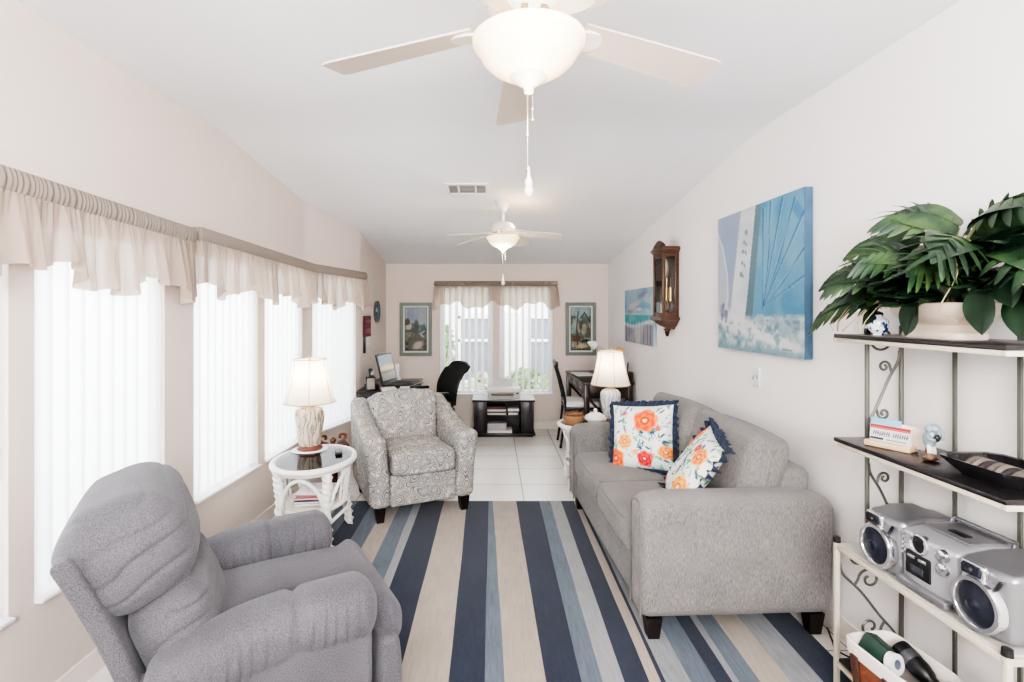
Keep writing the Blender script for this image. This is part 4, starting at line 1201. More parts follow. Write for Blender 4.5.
def table_lamp(label, loc, body, slim, power, rz=0, sh_z=0.335, seam=True):
    t = thing('table_lamp', label, 'lamp', loc, rz, 'lit table lamps with bell shades')
    g = G(); g.lathe([(0, 0), (0.085, 0), (0.09, .008), (0.082, .018), (0.072, .022), (0.07, .03), (0, .03)], 28); g.build('foot', m_lwood, t)
    if slim: pf = [(0.060, .03), (0.066, .06), (0.076, .12), (0.088, .19), (0.092, .235), (0.088, .262), (0.07, .285), (0.045, .295), (0, .297)]
    else: pf = [(0.070, .03), (0.076, .05), (0.084, .11), (0.094, .18), (0.100, .23), (0.099, .262), (0.088, .285), (0.055, .297), (0, .299)]
    g = G(); g.lathe(pf, 40, fn=(lambda a, z, r: 1 + 0.022 * math.sin(a * 5 + z * 40) * (0.05 < z < .28)) if not slim else None); g.build('body', body, t)
    g = G(); g.lathe([(0, .295), (0.03, .297), (0.028, .308), (0.014, .316), (0.012, .345), (0.018, .35), (0.018, .40), (0, .40)], 16); n = g.build('socket', m_brass, t)
    g = G(); pts = []
    for i in range(25):
        a = PI * i / 24; pts.append((0.062 * math.cos(a), 0, 0.40 + 0.235 * math.sin(a) ** .7))
    g.tube(pts, 0.0025, 5); g.build('harp', m_brass, t)
    g = G(); g.lathe([(0, .40), (.012, .402), (.024, .43), (.03, .46), (.022, .49), (0, .50)], 16); g.build('bulb', m_bulb, t)
    z0, z1, R0, R1 = sh_z, sh_z + 0.305, 0.176, 0.112
    def rad(k): return R1 + (R0 - R1) * (1 - k) ** 1.55 + 0.0
    def scal(a, k): return 1 + 0.012 * abs(math.cos(3 * a)) * (1 - k)
    g = G(); nz = 14
    g.grid(lambda u, v: (rad(v) * scal(2 * PI * u, v) * math.cos(2 * PI * u), rad(v) * scal(2 * PI * u, v) * math.sin(2 * PI * u), z0 + (z1 - z0) * v), 72, nz)
    s = g.build('lamp_shade', m_shade, t, ang=180)
    g = G()
    for i in range(6):
        a = PI / 6 + i * PI / 3
        g.tube([((rad(v) * scal(a, v) + .001) * math.cos(a), (rad(v) * scal(a, v) + .001) * math.sin(a), z0 + (z1 - z0) * v) for v in [q / 10 for q in range(11)]], 0.0022, 5)
    for v in (0, 1): g.tube([(rad(v) * scal(2 * PI * i / 48, v) * math.cos(2 * PI * i / 48), rad(v) * scal(2 * PI * i / 48, v) * math.sin(2 * PI * i / 48), z0 + (z1 - z0) * v) for i in range(48)], 0.003, 5, closed=True)
    g.build('shade_trim', m_trim2, s)
    g = G(); g.lathe([(0, z1 - .012), (.007, z1 - .01), (.005, z1 + .005), (.011, z1 + .016), (.009, z1 + .026), (.004, z1 + .036), (0, z1 + .042)], 12); g.tube([(-rad(1), 0, z1 - .004), (0, 0, z1 - .010), (rad(1), 0, z1 - .004)], .002, 4); g.build('finial', m_brass, t)
    point('lamp_bulb_light', (loc[0], loc[1], loc[2] + 0.53), power, (1, 0.88, 0.70), 0.03)
    return t
table_lamp('lit lamp with carved cream ceramic body on the left rattan table by the windows', (-1.31, 3.72, TZ + .0205), m_lb1, False, 3.2, .3)
table_lamp('lit lamp with smooth white marbled body behind the sofa far arm', (1.075, 4.76, TZ), m_lb2, True, 2.4)
tag(G().lathe([(0, 0), (0.115, 0), (0.125, .003), (0.12, .006), (0, .006)], 36, (0, 0, 0)).build('lamp_mat', m_white, loc=(-1.31, 3.72, TZ + .014)), 'round white mat under the carved cream lamp on the rattan table', 'mat')
# remote on the table
t = thing('remote_control', 'small black remote control on the glass top beside the carved lamp', 'remote', (-1.075, 3.62, TZ + .014), .35)
g = G(); g.rb((0, 0, .010), (.045, .11, .02), .006, 2); g.build('body', m_dark, t)
g = G()
for i in range(3):
    for j in range(6): g.rb((-.012 + .012 * i, -.04 + .014 * j, .0205), (.007, .007, .003), .001, 1)
g.build('buttons', M('remote_buttons', (150, 150, 150), .5), t)
# magazines on the wicker shelf
def magazine(label, loc, rz, w, d, h, cov, group='magazines on the rattan table shelf'):
    t = thing('magazine', label, 'magazine', loc, rz, group)
    g = G(); g.rb((0, 0, h / 2), (w - .004, d - .004, h - .002), .001, 1); g.build('pages', m_paper, t)
    g = G(); g.rb((0, 0, h - .0006), (w, d, .0016), .0005, 1); g.rb((0, 0, .0008), (w, d, .0016), .0005, 1); g.rb((-w / 2, 0, h / 2), (.002, d, h), .0005, 1); g.build('cover', cov, t)
m_paper = M('page_paper', (226, 224, 220), .8)
mz = 0.2645
MG = [((196, 190, 182), 'bottom magazine of the stack on the rattan table shelf, pale cover', .22), ((90, 96, 112), 'dark blue-grey magazine low in the rattan table stack', .10), ((206, 204, 204), 'pale grey magazine in the middle of the rattan table stack', -.05),
      ((178, 96, 100), 'magazine with red cover edge near the top of the rattan table stack', .16), ((222, 221, 220), 'white-covered magazine on top of the rattan table stack', .02)]
for i, (c, lb, rz) in enumerate(MG):
    h = [.018, .014, .016, .010, .016][i]
    magazine(lb, (T1[0] + .015 + .006 * (i % 2), T1[1] - .01 + .008 * i * (-1) ** i, mz), rz, .26 - .008 * i, .205, h, M('magazine_cover', c, .35, var=.12, vs=15)); mz += h + .0005
# carved wooden piece behind the table
m_carv = M('carved_brown_wood', (92, 54, 40), .45, var=.3, vs=20)
t = thing('wooden_stand', 'dark brown carved wooden stand on the floor behind the rattan table', 'stand', (-1.30, 4.22, 0.0105), .5)
g = G(); g.lathe([(.10, 0), (.105, .02), (.05, .05), (.03, .10), (.04, .20), (.028, .30), (.045, .40), (.05, .43), (0, .44)], 20); g.build('pedestal', m_carv, t)
g = G(); g.rb((0, 0, .45), (.24, .14, .03), .012, 2, (4, 2, 1)); g.build('top', m_carv, t)
g = G()
for s in (-1, 1): g.tube(crom([(s * .04, 0, .462), (s * .09, 0, .485), (s * .10, 0, .525), (s * .06, 0, .53), (s * .055, 0, .50)], 5), .012, 7)
g.ball((0, 0, .487), .026, 12, 8); g.build('scroll', m_carv, t)

# things on the second rattan table
t = thing('covered_dish', 'small white shell-shaped covered dish beside the marbled lamp', 'dish', (0.912, 4.63, TZ), .2)
g = G(); g.lathe([(.04, 0), (.045, .006), (.05, .012), (.085, .035), (.098, .055), (.092, .058)], 36, fn=lambda a, z, r: 1 + .05 * math.cos(a * 9) * (z > .02), cap=True); g.build('bowl', m_white, t)
g = G(); g.lathe([(.094, .058), (.085, .075), (.05, .098), (.018, .106), (.012, .118), (.018, .128), (.010, .140), (0, .142)], 36, fn=lambda a, z, r: 1 + .05 * math.cos(a * 9) * (z < .1)); g.build('lid', m_white, t)
t = thing('round_basket', 'small round brown woven basket on the table behind the sofa', 'basket', (0.715, 4.61, TZ))
g = G(); g.lathe([(.06, 0), (.078, .02), (.088, .05), (.086, .08), (.074, .095), (.066, .09), (.06, .03), (0, .02)], 30, fn=lambda a, z, r: 1 + .02 * math.sin(a * 26 + z * 300)); g.build('weave', M('basket_reed', (150, 112, 80), .7, var=.25, vs=40, bmp=.5), t)
g = G(); g.tube([(.08 * math.cos(2 * PI * i / 30), .08 * math.sin(2 * PI * i / 30), .095) for i in range(30)], .009, 6, closed=True); g.build('rim', M('basket_rim_reed', (116, 78, 54), .7, var=.2), t)
# ================================================================== wall art
m_paint = vcol('canvas_paint', 0.75, 0.25, 0.15)
m_glaze = vcol('print_under_glass', 0.25, 0.4)
def RZ(y): return -PI / 2 + math.atan(0.0307)      # facing -x off the right wall
# ---- sail canvas
def sail_canvas():
    P = Paint(150, 140, (132, 176, 200), 4); r = P.r
    P.put(np.ones_like(P.x), (120, 168, 194)); n = P.noise((4, 4)); P.put((n - .45) * 4, (96, 150, 182), .7)
    n2 = P.noise((9, 3)); P.put((n2 - .5) * 4, (150, 188, 206), .6)
    P.poly([(0, 0), (.33, 0), (.22, .75), (0, .80)], (176, 186, 206)); P.put((P.noise((3, 5)) - .45) * 3 * (P.x < .3) * (P.y < .8), (158, 176, 202), .6)
    P.line([(.0, .12), (.08, .25), (.14, .45), (.15, .62), (.10, .8)], .014, (226, 230, 234), .9)
    P.poly([(0, .14), (.07, .27), (.12, .46), (.13, .62), (.08, .8), (0, .82)], (206, 210, 220), .8)
    # fan lines of the big sail
    for k, (x, y) in enumerate([(.60, 0.05), (.68, .02), (.80, .02), (.92, .04), (1.0, .14), (1.0, .36), (1.0, .52)]):
        P.line([(.60, .70), ((.60 + x) / 2 + .02 * (k % 2), (.70 + y) / 2), (x, y)], .007, (70, 118, 152), .75)
        P.line([(.605, .70), ((.615 + x) / 2, (.70 + y) / 2), (x + .02, y)], .005, (158, 196, 214), .6)
    P.poly([(.88, .1), (.93, .06), (.99, .12), (.97, .2)], (92, 144, 176), .6)
    # tall white mast sail and its shadow
    P.poly([(.50, 0), (.58, 0), (.47, .80), (.36, .80)], (120, 142, 150), .9)
    P.poly([(.335, 0), (.515, 0), (.375, .82), (.17, .82)], (232, 234, 236))
    P.put((P.noise((5, 8)) - .5) * 4 * (P.x > .2) * (P.x < .5) * (P.y < .8) * (P.x < .52 - .17 * P.y) * (P.x > .335 - .2 * P.y), (206, 212, 216), .7)
    for (x, y, w_) in ((.40, .17, .03), (.375, .235, .022), (.40, .255, .018), (.36, .30, .026), (.395, .31, .018), (.35, .38, .022), (.38, .40, .018), (.335, .46, .03), (.36, .475, .015)):
        P.ell(x, y, w_ * .75, w_ * .6, (128, 146, 160), .8, .5)
    # sea
    P.put(((P.y - .80 - .04 * np.sin(P.x * 9) - .05 * (P.noise((6, 2)) - .5)) * 30) * (P.x < 2), (150, 176, 184), .95)
    P.put((P.y - .74 + .0 * P.x) * 25 * (P.x > .5), (168, 188, 194), .8)
    n = P.noise((14, 10)); P.put((n - .5) * 5 * (P.y > .74), (196, 206, 208), .6)
    P.ell(.30, .82, .30, .07, (238, 240, 240), .9, .15, .6); P.ell(.66, .90, .34, .035, (238, 240, 240), .95, .16, .6); P.ell(.12, .78, .1, .08, (228, 232, 234), .8, 0, .6)
    P.put((P.noise((24, 22)) - .5) * 6 * (P.y > .76), (232, 236, 236), .55); P.put((P.noise((20, 26)) - .56) * 7 * (P.y > .78), (104, 138, 152), .6); P.put((n - .55) * 6 * (P.y > .84), (240, 240, 240), .6)
    P.put((P.y - .955) * 30, (136, 166, 176), .7)
    for k in range(10): P.ell(.04 + .1 * r.rand(), .68 + .12 * r.rand(), .02, .03, [(120, 130, 160), (150, 140, 150), (100, 120, 140)][k % 3], .6)
    P.line([(.80, .965), (.815, .955), (.83, .962), (.85, .957), (.89, .962)], .0035, (80, 104, 118), .8)   # painter's scrawl, unreadable
    P.put((P.noise((60, 60), 1) - .5) * .8, (255, 255, 255), .12)
    return P
def canvas(name, label, y0, y1, z0, z1, P, th=0.035, side=(110, 140, 160)):
    yc = (y0 + y1) / 2; w, h = abs(y1 - y0), z1 - z0
    t = thing(name, label, 'painting', (wall_r(yc) - 0.004, yc, (z0 + z1) / 2), RZ(yc))
    # local: +x -> -Y (towards camera);   -y -> into the room
    g = G(); g.rb((0, -th / 2, 0), (w, th - .002, h), .003, 1); g.build('stretcher', vcol('canvas_edge', .8) if False else M('canvas_edge_paint', side, .8, var=.2, vs=6), t)
    painted('painting', P, w - .001, h - .001, m_paint, t, y=-th)
    return t
canvas('canvas_painting', 'large canvas painting of a blue and white sail boat on the right wall', 3.63, 2.67, 1.295, 2.185, sail_canvas(), .045, (72, 102, 128))
def beach():
    P = Paint(120, 76, (170, 198, 214), 9); r = P.r
    P.put((P.noise((5, 4)) - .45) * 4, (206, 216, 226), .8); P.put((P.noise((4, 6)) - .55) * 5 * (P.y < .45), (126, 170, 200), .7)
    P.ell(.35, .30, .22, .05, (232, 206, 206), .8, -.2, .8); P.ell(.65, .12, .16, .05, (150, 140, 160), .8, -.3, .8); P.ell(.55, .38, .1, .03, (240, 224, 224), .8, 0, .8); P.ell(.2, .42, .15, .03, (160, 150, 166), .7, 0, .8)
    P.put((P.y - .47) * 40, (104, 176, 186)); P.put((P.noise((9, 4)) - .5) * 5 * (P.y > .47), (150, 204, 204), .7)
    P.put((P.y - .60 - .05 * np.sin(P.x * 5)) * 30, (222, 232, 232)); P.put((P.y - .66 - .05 * np.sin(P.x * 5)) * 22, (168, 168, 178))
    P.put((P.noise((10, 3)) - .5) * 5 * (P.y > .66), (206, 206, 210), .7)
    for k in range(9):
        x = .08 + .105 * k; P.line([(x, .62 + .05 * math.sin(k)), (x - .01 + .02 * (k % 2), .98)], .010, (96, 96, 116), .7)
    P.ell(.5, .85, .12, .2, (226, 226, 226), .7, 0, .8)
    return P
canvas('canvas_painting', 'small beach painting with teal surf beside the wall clock', 5.97, 5.0, 1.205, 1.785, beach(), .03, (150, 175, 190))

# ---- two framed garden prints on the back wall
m_fgreen = M('sage_frame', (112, 121, 114), .5, var=.12, vs=30, bmp=.2)
m_mat = M('print_mount', (214, 216, 208), .8)
def print_left():
    P = Paint(64, 116, (164, 172, 182), 3); r = P.r
    P.put((P.noise((3, 3)) - .45) * 4 * (P.y < .4), (206, 208, 212), .9); P.put((P.noise((4, 2)) - .5) * 5 * (P.y < .4), (130, 146, 170), .6)
    P.put((P.y - .42 - .05 * np.sin(P.x * 7)) * 20, (104, 108, 98)); P.put((P.noise((7, 12)) - .48) * 6 * (P.y > .36), (62, 64, 54), .85); P.put((P.noise((12, 18)) - .56) * 7 * (P.y > .4), (150, 152, 134), .8)
    P.ell(.53, .45, .11, .17, (52, 76, 66), 1, 0, .4); P.ell(.12, .34, .12, .09, (84, 70, 66), .9, 0, .4); P.poly([(.04, .42), (.3, .38), (.3, .50), (.04, .52)], (206, 200, 190), .9); P.ell(.88, .5, .1, .12, (60, 92, 100), .8, 0, .5)
    P.ell(.6, .88, .24, .09, (206, 196, 182), .9, -.2, .6); P.line([(.9, .55), (.7, .62), (.86, .68)], .03, (196, 202, 204), .8); P.ell(.5, .73, .4, .05, (96, 90, 74), .8)
    P.put((P.y - .96) * 30, (60, 56, 50), .8); return P
def print_right():
    P = Paint(64, 116, (150, 172, 176), 6); r = P.r
    P.put((P.noise((3, 4)) - .45) * 4 * (P.y < .5), (186, 200, 200), .8); P.put((P.noise((6, 9)) - .42) * 6 * (P.y > .2), (70, 78, 64), .85); P.put((P.noise((10, 14)) - .55) * 7 * (P.y > .3), (170, 130, 90), .7)
    P.line([(.34, .95), (.3, .5), (.38, .1)], .03, (66, 56, 48)); P.line([(.5, .25), (.7, .12), (.95, .3)], .03, (60, 62, 54)); P.line([(.5, .6), (.6, .2)], .02, (72, 60, 50)); P.ell(.75, .3, .16, .1, (84, 100, 84), .8, .4, .5)
    P.poly([(.1, .66), (.5, .66), (.5, .8), (.1, .8)], (92, 62, 48), .8); P.ell(.62, .9, .34, .06, (224, 208, 178), .9, -.1, .6); P.ell(.15, .86, .15, .06, (206, 190, 160), .7); P.put((P.noise((14, 6)) - .55) * 6 * (P.y > .7), (120, 86, 60), .7)
    P.put((P.y - .965) * 30, (40, 46, 44), .9); return P
def framed(label, xc, zc, w, h, P):
    t = thing('framed_print', label, 'picture', (xc, YB - .003, zc), 0, 'garden prints beside the far window')
    fw = .045; g = G()
    for s in (-1, 1):
        g.prism([(s * w / 2, -h / 2), (s * w / 2, h / 2), (s * (w / 2 - fw), h / 2 - fw), (s * (w / 2 - fw), -h / 2 + fw)], -.026, 0)
        g.prism([(-w / 2, s * h / 2), (w / 2, s * h / 2), (w / 2 - fw, s * (h / 2 - fw)), (-w / 2 + fw, s * (h / 2 - fw))], -.026, 0)
    g.build('frame', m_fgreen, t)
    g = G(); g.box((0, -.006, 0), (w - 2 * fw + .004, .006, h - 2 * fw + .004)); g.build('mount', m_mat, t)
    g = G(); iw, ih = w - 2 * fw - .05, h - 2 * fw - .05
    for s in (-1, 1):
        g.box((s * iw / 2, -.011, 0), (.008, .006, ih + .008)); g.box((0, -.011, s * ih / 2), (iw, .006, .008))
    g.build('inner_line', M('print_inner_line', (70, 82, 76), .6), t)
    painted('print', P, iw, ih, m_glaze, t, y=-.0105)
framed('framed garden print with pale sky, left of the far window above the laptop desk', -1.017, 1.313, .425, .705, print_left())
framed('framed garden print with dark tree trunks, right of the far window by the lamp', 1.157, 1.317, .40, .70, print_right())

# ---- decorative plate and wall hanging on the left wall
def wall_left_at(y):
    p = wl(y, 0.0); return p
pl = wl(6.18, 0.006)
t = thing('decorative_plate', 'round blue picture plate hanging on the left wall near the corner', 'plate', (pl[0], pl[1], 1.545), PI / 2 - 0.025)
g = G(); R = .128
g.raw([], [])
g.lathe([(0, .004), (.05, .004), (.06, .012), (.115, .022), (R, .024), (R, .020), (.06, .006), (.05, 0), (0, 0)], 40)
P = Paint(64, 64, (178, 200, 214), 8); P.put((P.noise((4, 4)) - .45) * 4, (90, 140, 180), .9); P.ell(.5, .6, .22, .12, (70, 80, 96), .9); P.ell(.45, .4, .2, .1, (232, 236, 240), .9); P.ell(.6, .55, .1, .16, (60, 110, 150), .9); P.ell(.5, .8, .4, .1, (60, 100, 110), .8)
# plate stands upright: tip it so its axis points into the room (-y local)
for i in range(len(g.v)): x, y, z = g.v[i]; g.v[i] = (x, -z, y)
g.build('rim', M('plate_glaze_blue', (84, 104, 120), .2, var=.25, vs=12), t)
def disc(u, v): a = 2 * PI * u; r_ = .058 * v; return (r_ * math.cos(a), -.0055, r_ * math.sin(a))
g = G(); nu, nv = 40, 14; g.grid(disc, nu, nv)
cl = P.lin(); cols = np.ones((nu + 1) * (nv + 1) * 4).reshape(-1, 4)
for j in range(nv + 1):
    for i in range(nu + 1):
        x, _, z = disc(i / nu, j / nv); cols[j * (nu + 1) + i, :3] = cl[int(min(63, (0.5 - z / .116) * 63)), int(min(63, (0.5 + x / .116) * 63))]
g.build('picture', m_glaze, t, ang=180, colors=cols, recalc=False)
ph = wl(5.64, 0.004)
t = thing('wall_hanging', 'dark red wall pocket with black strap and white card near the angled window', 'wall hanging', (ph[0], ph[1], 1.385), PI / 2 - 0.025)
g = G(); g.rb((0, -.012, 0), (.26, .022, .225), .006, 2); g.build('pocket', M('maroon_cloth', (104, 44, 58), .8, var=.3, vs=25, bmp=.3), t)
g = G(); g.rb((-.10, -.016, -.19), (.05, .016, .19), .004, 1); g.build('strap', m_dark, t)
g = G(); g.rb((.03, -.012, -.165), (.18, .003, .12), .001, 1, rot=(.05, 0, 0)); g.build('card', m_paper, t)
g = G(); g.rb((0, -.026, .055), (.2, .006, .03), .002, 1); g.rb((0, -.026, -.05), (.2, .006, .05), .002, 1); g.build('trim', M('maroon_trim', (140, 84, 96), .8), t)

# ---- light switch on the right wall
yc = 3.21
t = thing('light_switch', 'white double light switch below the sail painting on the right wall', 'switch', (wall_r(yc) - .001, yc, 1.138), RZ(yc))
g = G(); g.rb((0, -.005, 0), (.088, .010, .118), .003, 2); g.build('plate', M('switch_plate', (222, 222, 222), .3), t)
for s in (-1, 1):
    g = G(); g.rb((s * .021, -.011, .004 * s), (.011, .014, .026), .003, 1, rot=(.35 * s, 0, 0)); g.build('toggle', M('switch_toggle', (150, 150, 150), .4), t)

# ================================================================== wall clock
m_cw = M('clock_walnut', (84, 56, 42), .35, var=.3, vs=10, vsc=(6, 6, 1))
m_cw2 = M('clock_dark_walnut', (72, 42, 30), .35, var=.3)
def wall_clock():
    yc = 4.575; W, D, H = .25, .14, .56
    zc = 1.775
    t = thing('wall_clock', 'wooden pendulum wall clock with glass sides on the right wall', 'clock', (wall_r(yc) - .002, yc, zc), RZ(yc))
    g = G(); g.rb((0, -.008, 0), (W, .016, H), .002, 1); g.build('back_board', m_cw2, t)
    g = G()
    for sx in (-1, 1):
        for yy in (-D + .012, -.02): g.rb((sx * (W / 2 - .012), yy, 0), (.024, .024, H), .004, 1)
        for zz in (-H / 2 + .02, H / 2 - .02): g.rb((sx * (W / 2 - .012), -D / 2, zz), (.02, D - .03, .04), .003, 1)
    for zz in (-H / 2 + .02, H / 2 - .02): g.rb((0, -D + .012, zz), (W - .04, .02, .04), .003, 1)
    g.build('case', m_cw, t)
    g = G()
    for i, (e, zz, hh) in enumerate(((.012, H / 2 + .008, .016), (.03, H / 2 + .026, .022), (.016, H / 2 + .042, .012))): g.rb((0, -D / 2, zz), (W + 2 * e, D + e, hh), .005, 2)
    g.build('cornice', m_cw, t)
    g = G(); pts = [(-.125, .05), (.125, .05), (.12, .066), (.085, .072), (.055, .086), (.02, .098), (-.02, .098), (-.055, .086), (-.085, .072), (-.12, .066)]
    g.prism([(x, H / 2 + z) for x, z in pts], -D + .0, -D + .025); g.tube(crom([(-.10, -D + .012, H / 2 + .062), (-.06, -D + .012, H / 2 + .08), (0, -D + .012, H / 2 + .098), (.06, -D + .012, H / 2 + .08), (.10, -D + .012, H / 2 + .062)], 4), .016, 8); g.build('crest', m_cw2, t)
    g = G()
    for sx in (-1, 1): g.box((sx * (W / 2 - .012), -D / 2, 0), (.003, D - .04, H - .07))
    g.box((0, -D + .012, 0), (W - .05, .003, H - .07)); g.build('glass', m_tglass, t)
    g = G(); g.lathe([(0, 0), (.085, 0), (.085, .006), (0, .006)], 36)
    for i in range(len(g.v)): x, y, z = g.v[i]; g.v[i] = (x, -.075 - z, .15 + y)
    f = g.build('dial', M('clock_dial', (236, 230, 214), .4), t)
    g = G(); g.tube([(.088 * math.cos(2 * PI * i / 36), -.08, .15 + .088 * math.sin(2 * PI * i / 36)) for i in range(36)], .006, 6, closed=True); g.build('bezel', m_brass, f)
    g = G(); g.rb((.012, -.085, .175), (.006, .002, .06), .001, 1, rot=(0, .5, 0)); g.build('minute_hand', m_dark, f)
    g = G(); g.rb((-.014, -.085, .16), (.006, .002, .04), .001, 1, rot=(0, -.9, 0)); g.build('hour_hand', m_dark, f)
    g = G(); g.cyl((0, -.06, .07), (0, -.06, -.16), .005, 8); g.lathe([(0, 0), (.042, 0), (.046, .005), (.042, .010), (0, .010)], 28, (0, 0, 0))
    nv = 28 * 5
    for i in range(len(g.v) - nv, len(g.v)): x, y, z = g.v[i]; g.v[i] = (x, -.055 - z, -.18 + y)
    g.build('pendulum', m_brass, t)
    for sx in (-.05, .05):
        g = G(); g.cyl((sx, -.045, -.02), (sx, -.045, -.14), .017, 14); g.cyl((sx, -.045, .06), (sx, -.045, -.02), .002, 6); g.build('weight', m_brass, t)
    # tapering base with a turned drop
    g = G()
    def ring(w, d, z): return [(-w / 2, 0, z), (w / 2, 0, z), (w / 2, -d, z), (-w / 2, -d, z)]
    rs = [ring(W + .05, D + .02, -H / 2), ring(W + .05, D + .02, -H / 2 - .022), ring(W + .01, D, -H / 2 - .03), ring(W * .62, D * .7, -H / 2 - .075), ring(W * .3, D * .45, -H / 2 - .095), ring(W * .3, D * .45, -H / 2 - .105)]
    vs = [p for r_ in rs for p in r_]; fs = [(0, 1, 2, 3), (20, 23, 22, 21)] + [(4 * k + i, 4 * k + (i + 1) % 4, 4 * k + 4 + (i + 1) % 4, 4 * k + 4 + i) for k in range(5) for i in range(4)]
    g.raw(vs, fs); g.build('base', m_cw, t, ang=20)
    g = G(); z0 = -H / 2 - .103
    g.lathe([(.0, z0), (.03, z0), (.034, z0 - .012), (.018, z0 - .02), (.024, z0 - .034), (.014, z0 - .046), (.018, z0 - .056), (.008, z0 - .066), (0, z0 - .07)], 18, (0, -.055, 0)); g.build('finial', m_cw2, t)
wall_clock()
# ================================================================== left desk with laptop
m_desk = M('black_brown_desk', (38, 31, 30), .3, var=.2, vsc=(3, 20, 3))
m_steel = M('brushed_steel', (176, 178, 180), .3, .9)
m_black = M('black_mesh_cloth', (30, 31, 34), .8, bmp=.4, bs=400)
m_blackp = M('black_frame_plastic', (22, 22, 24), .4)
DZ = .745
t = thing('computer_desk', 'black desk along the left wall in the far corner, holding the laptop', 'desk', (-1.105, 5.72, 0))
g = G(); g.rb((0, 0, DZ - .014), (.54, 1.02, .028), .004, 1); g.build('desk_top', m_desk, t)
for s in (-1, 1):
    g = G(); g.rb((0, s * .49, (DZ - .028) / 2), (.50, .028, DZ - .028), .003, 1); g.build('side_panel', m_desk, t)
g = G(); g.rb((-.245, 0, .50), (.018, .95, .40), .003, 1); g.build('modesty_panel', m_desk, t)
g = G(); g.rb((-.03, -.02, DZ - .075), (.22, .56, .05), .004, 1); d = g.build('keyboard_drawer', m_desk, t)
g = G(); g.rb((.085, -.02, DZ - .075), (.012, .12, .014), .004, 1); g.build('handle', m_steel, d)
def laptop():
    t = thing('laptop', 'open black laptop showing a sunset wallpaper on the corner desk', 'laptop', (-.99, 5.66, DZ + .001), PI / 2 - .22)
    # local: faces -y ; rz=pi/2 => faces +x
    W = .40
    g = G(); g.rb((0, -.02, .011), (W, .32, .020), .008, 2); b = g.build('base', m_dark, t)
    g = G()
    for r_ in range(5):
        for c in range(14): g.rb((-.17 + .0255 * c, .08 - .03 * r_, .0225), (.021, .025, .005), .002, 1)
    g.build('keyboard', M('laptop_keys', (44, 44, 48), .5), b)
    g = G(); g.rb((0, -.12, .0213), (.1, .06, .002), .001, 1); g.build('touchpad', M('touchpad', (60, 60, 64), .3), b)
    tl = math.radians(-14)
    g = G(); g.rb((0, .006, .165), (W, .014, .335), .008, 2); s = g.build('screen_lid', m_dark, t, loc=(0, .135, .018), rot=(tl, 0, 0))
    P = Paint(64, 44, (130, 150, 190), 2)
    P.put((P.y) * 1.5, (176, 156, 146), 1); P.put((P.y - .35) * 4, (240, 186, 90), .9); P.ell(.7, .52, .5, .12, (255, 222, 140), .9, 0, .9); P.put((P.y - .60) * 30, (92, 84, 78)); P.ell(.25, .68, .3, .05, (52, 48, 50), .9); P.ell(.75, .8, .4, .1, (190, 150, 100), .6, 0, .9); P.put((P.noise((8, 5)) - .5) * 3 * (P.y > .6), (150, 130, 120), .6)
    m, nt, bb = newmat('lit_screen'); a = node(nt, 'ShaderNodeAttribute', attribute_name='Col'); nt.links.new(a.outputs['Color'], bb.inputs['Emission Color']); bb.inputs['Emission Strength'].default_value = .55
    bb.inputs['Base Color'].default_value = (.01, .01, .01, 1); bb.inputs['Roughness'].default_value = .15
    painted('display', P, W - .045, .27, m, s, y=-.0025, c=(0, .175))
laptop()
t = thing('desk_phone', 'small black cordless phone standing in its base on the corner desk', 'phone', (-1.25, 5.36, DZ), PI / 2 - .4)
g = G(); g.rb((0, 0, .03), (.10, .12, .06), .012, 2); g.build('base', m_dark, t)
g = G(); g.rb((0, .0, .13), (.05, .03, .17), .012, 2, rot=(-.2, 0, 0)); h = g.build('handset', m_blackp, t)
g = G(); g.rb((0, -.012, .165), (.034, .02, .035), .003, 1, rot=(-.2, 0, 0)); g.build('display', M('phone_display', (150, 160, 150), .3), h)
t = thing('picture_frame', 'small dark photo frame standing on the near end of the corner desk', 'frame', (-1.235, 5.255, DZ), .5)
g = G(); g.rb((0, 0, .07), (.10, .012, .14), .004, 1, rot=(-.18, 0, 0)); g.build('frame', m_dark, t)
g = G(); g.box((0, -.008, .071), (.074, .003, .11), rot=(-.18, 0, 0)); g.build('photo', M('small_photo', (150, 140, 130), .3, var=.4, vs=40), t)
def bookthing(name, label, loc, rz, size, cov, cat='book', group=None):
    t = thing(name, label, cat, loc, rz, group); w, d, h = size
    g = G(); g.rb((0.002, 0, h / 2), (w - .006, d - .008, h - .004), .001, 1); g.build('pages', m_paper, t)
    g = G(); g.rb((0, 0, h - .001), (w, d, .002), .0005, 1); g.rb((0, 0, .001), (w, d, .002), .0005, 1); g.rb((-w / 2 + .001, 0, h / 2), (.003, d, h), .001, 1); g.build('cover', cov, t)
    return t
bookthing('notebook', 'pale notebook lying on the corner desk in front of the laptop', (-1.07, 5.33, DZ), .3, (.15, .20, .016), M('notebook_cover', (206, 200, 196), .5), 'notebook')
bookthing('notebook', 'white writing pad at the room edge of the corner desk', (-.905, 5.325, DZ), .1, (.10, .22, .02), M('pad_cover', (222, 222, 224), .5), 'notebook')
t = thing('wifi_router', 'slim white upright box behind the laptop on the corner desk', 'router', (-1.13, 6.12, DZ), .2)
g = G(); g.rb((0, 0, .10), (.05, .11, .17), .012, 2); g.build('body', m_white, t); g = G(); g.rb((0, 0, .008), (.09, .12, .016), .006, 1); g.build('stand', m_white, t)

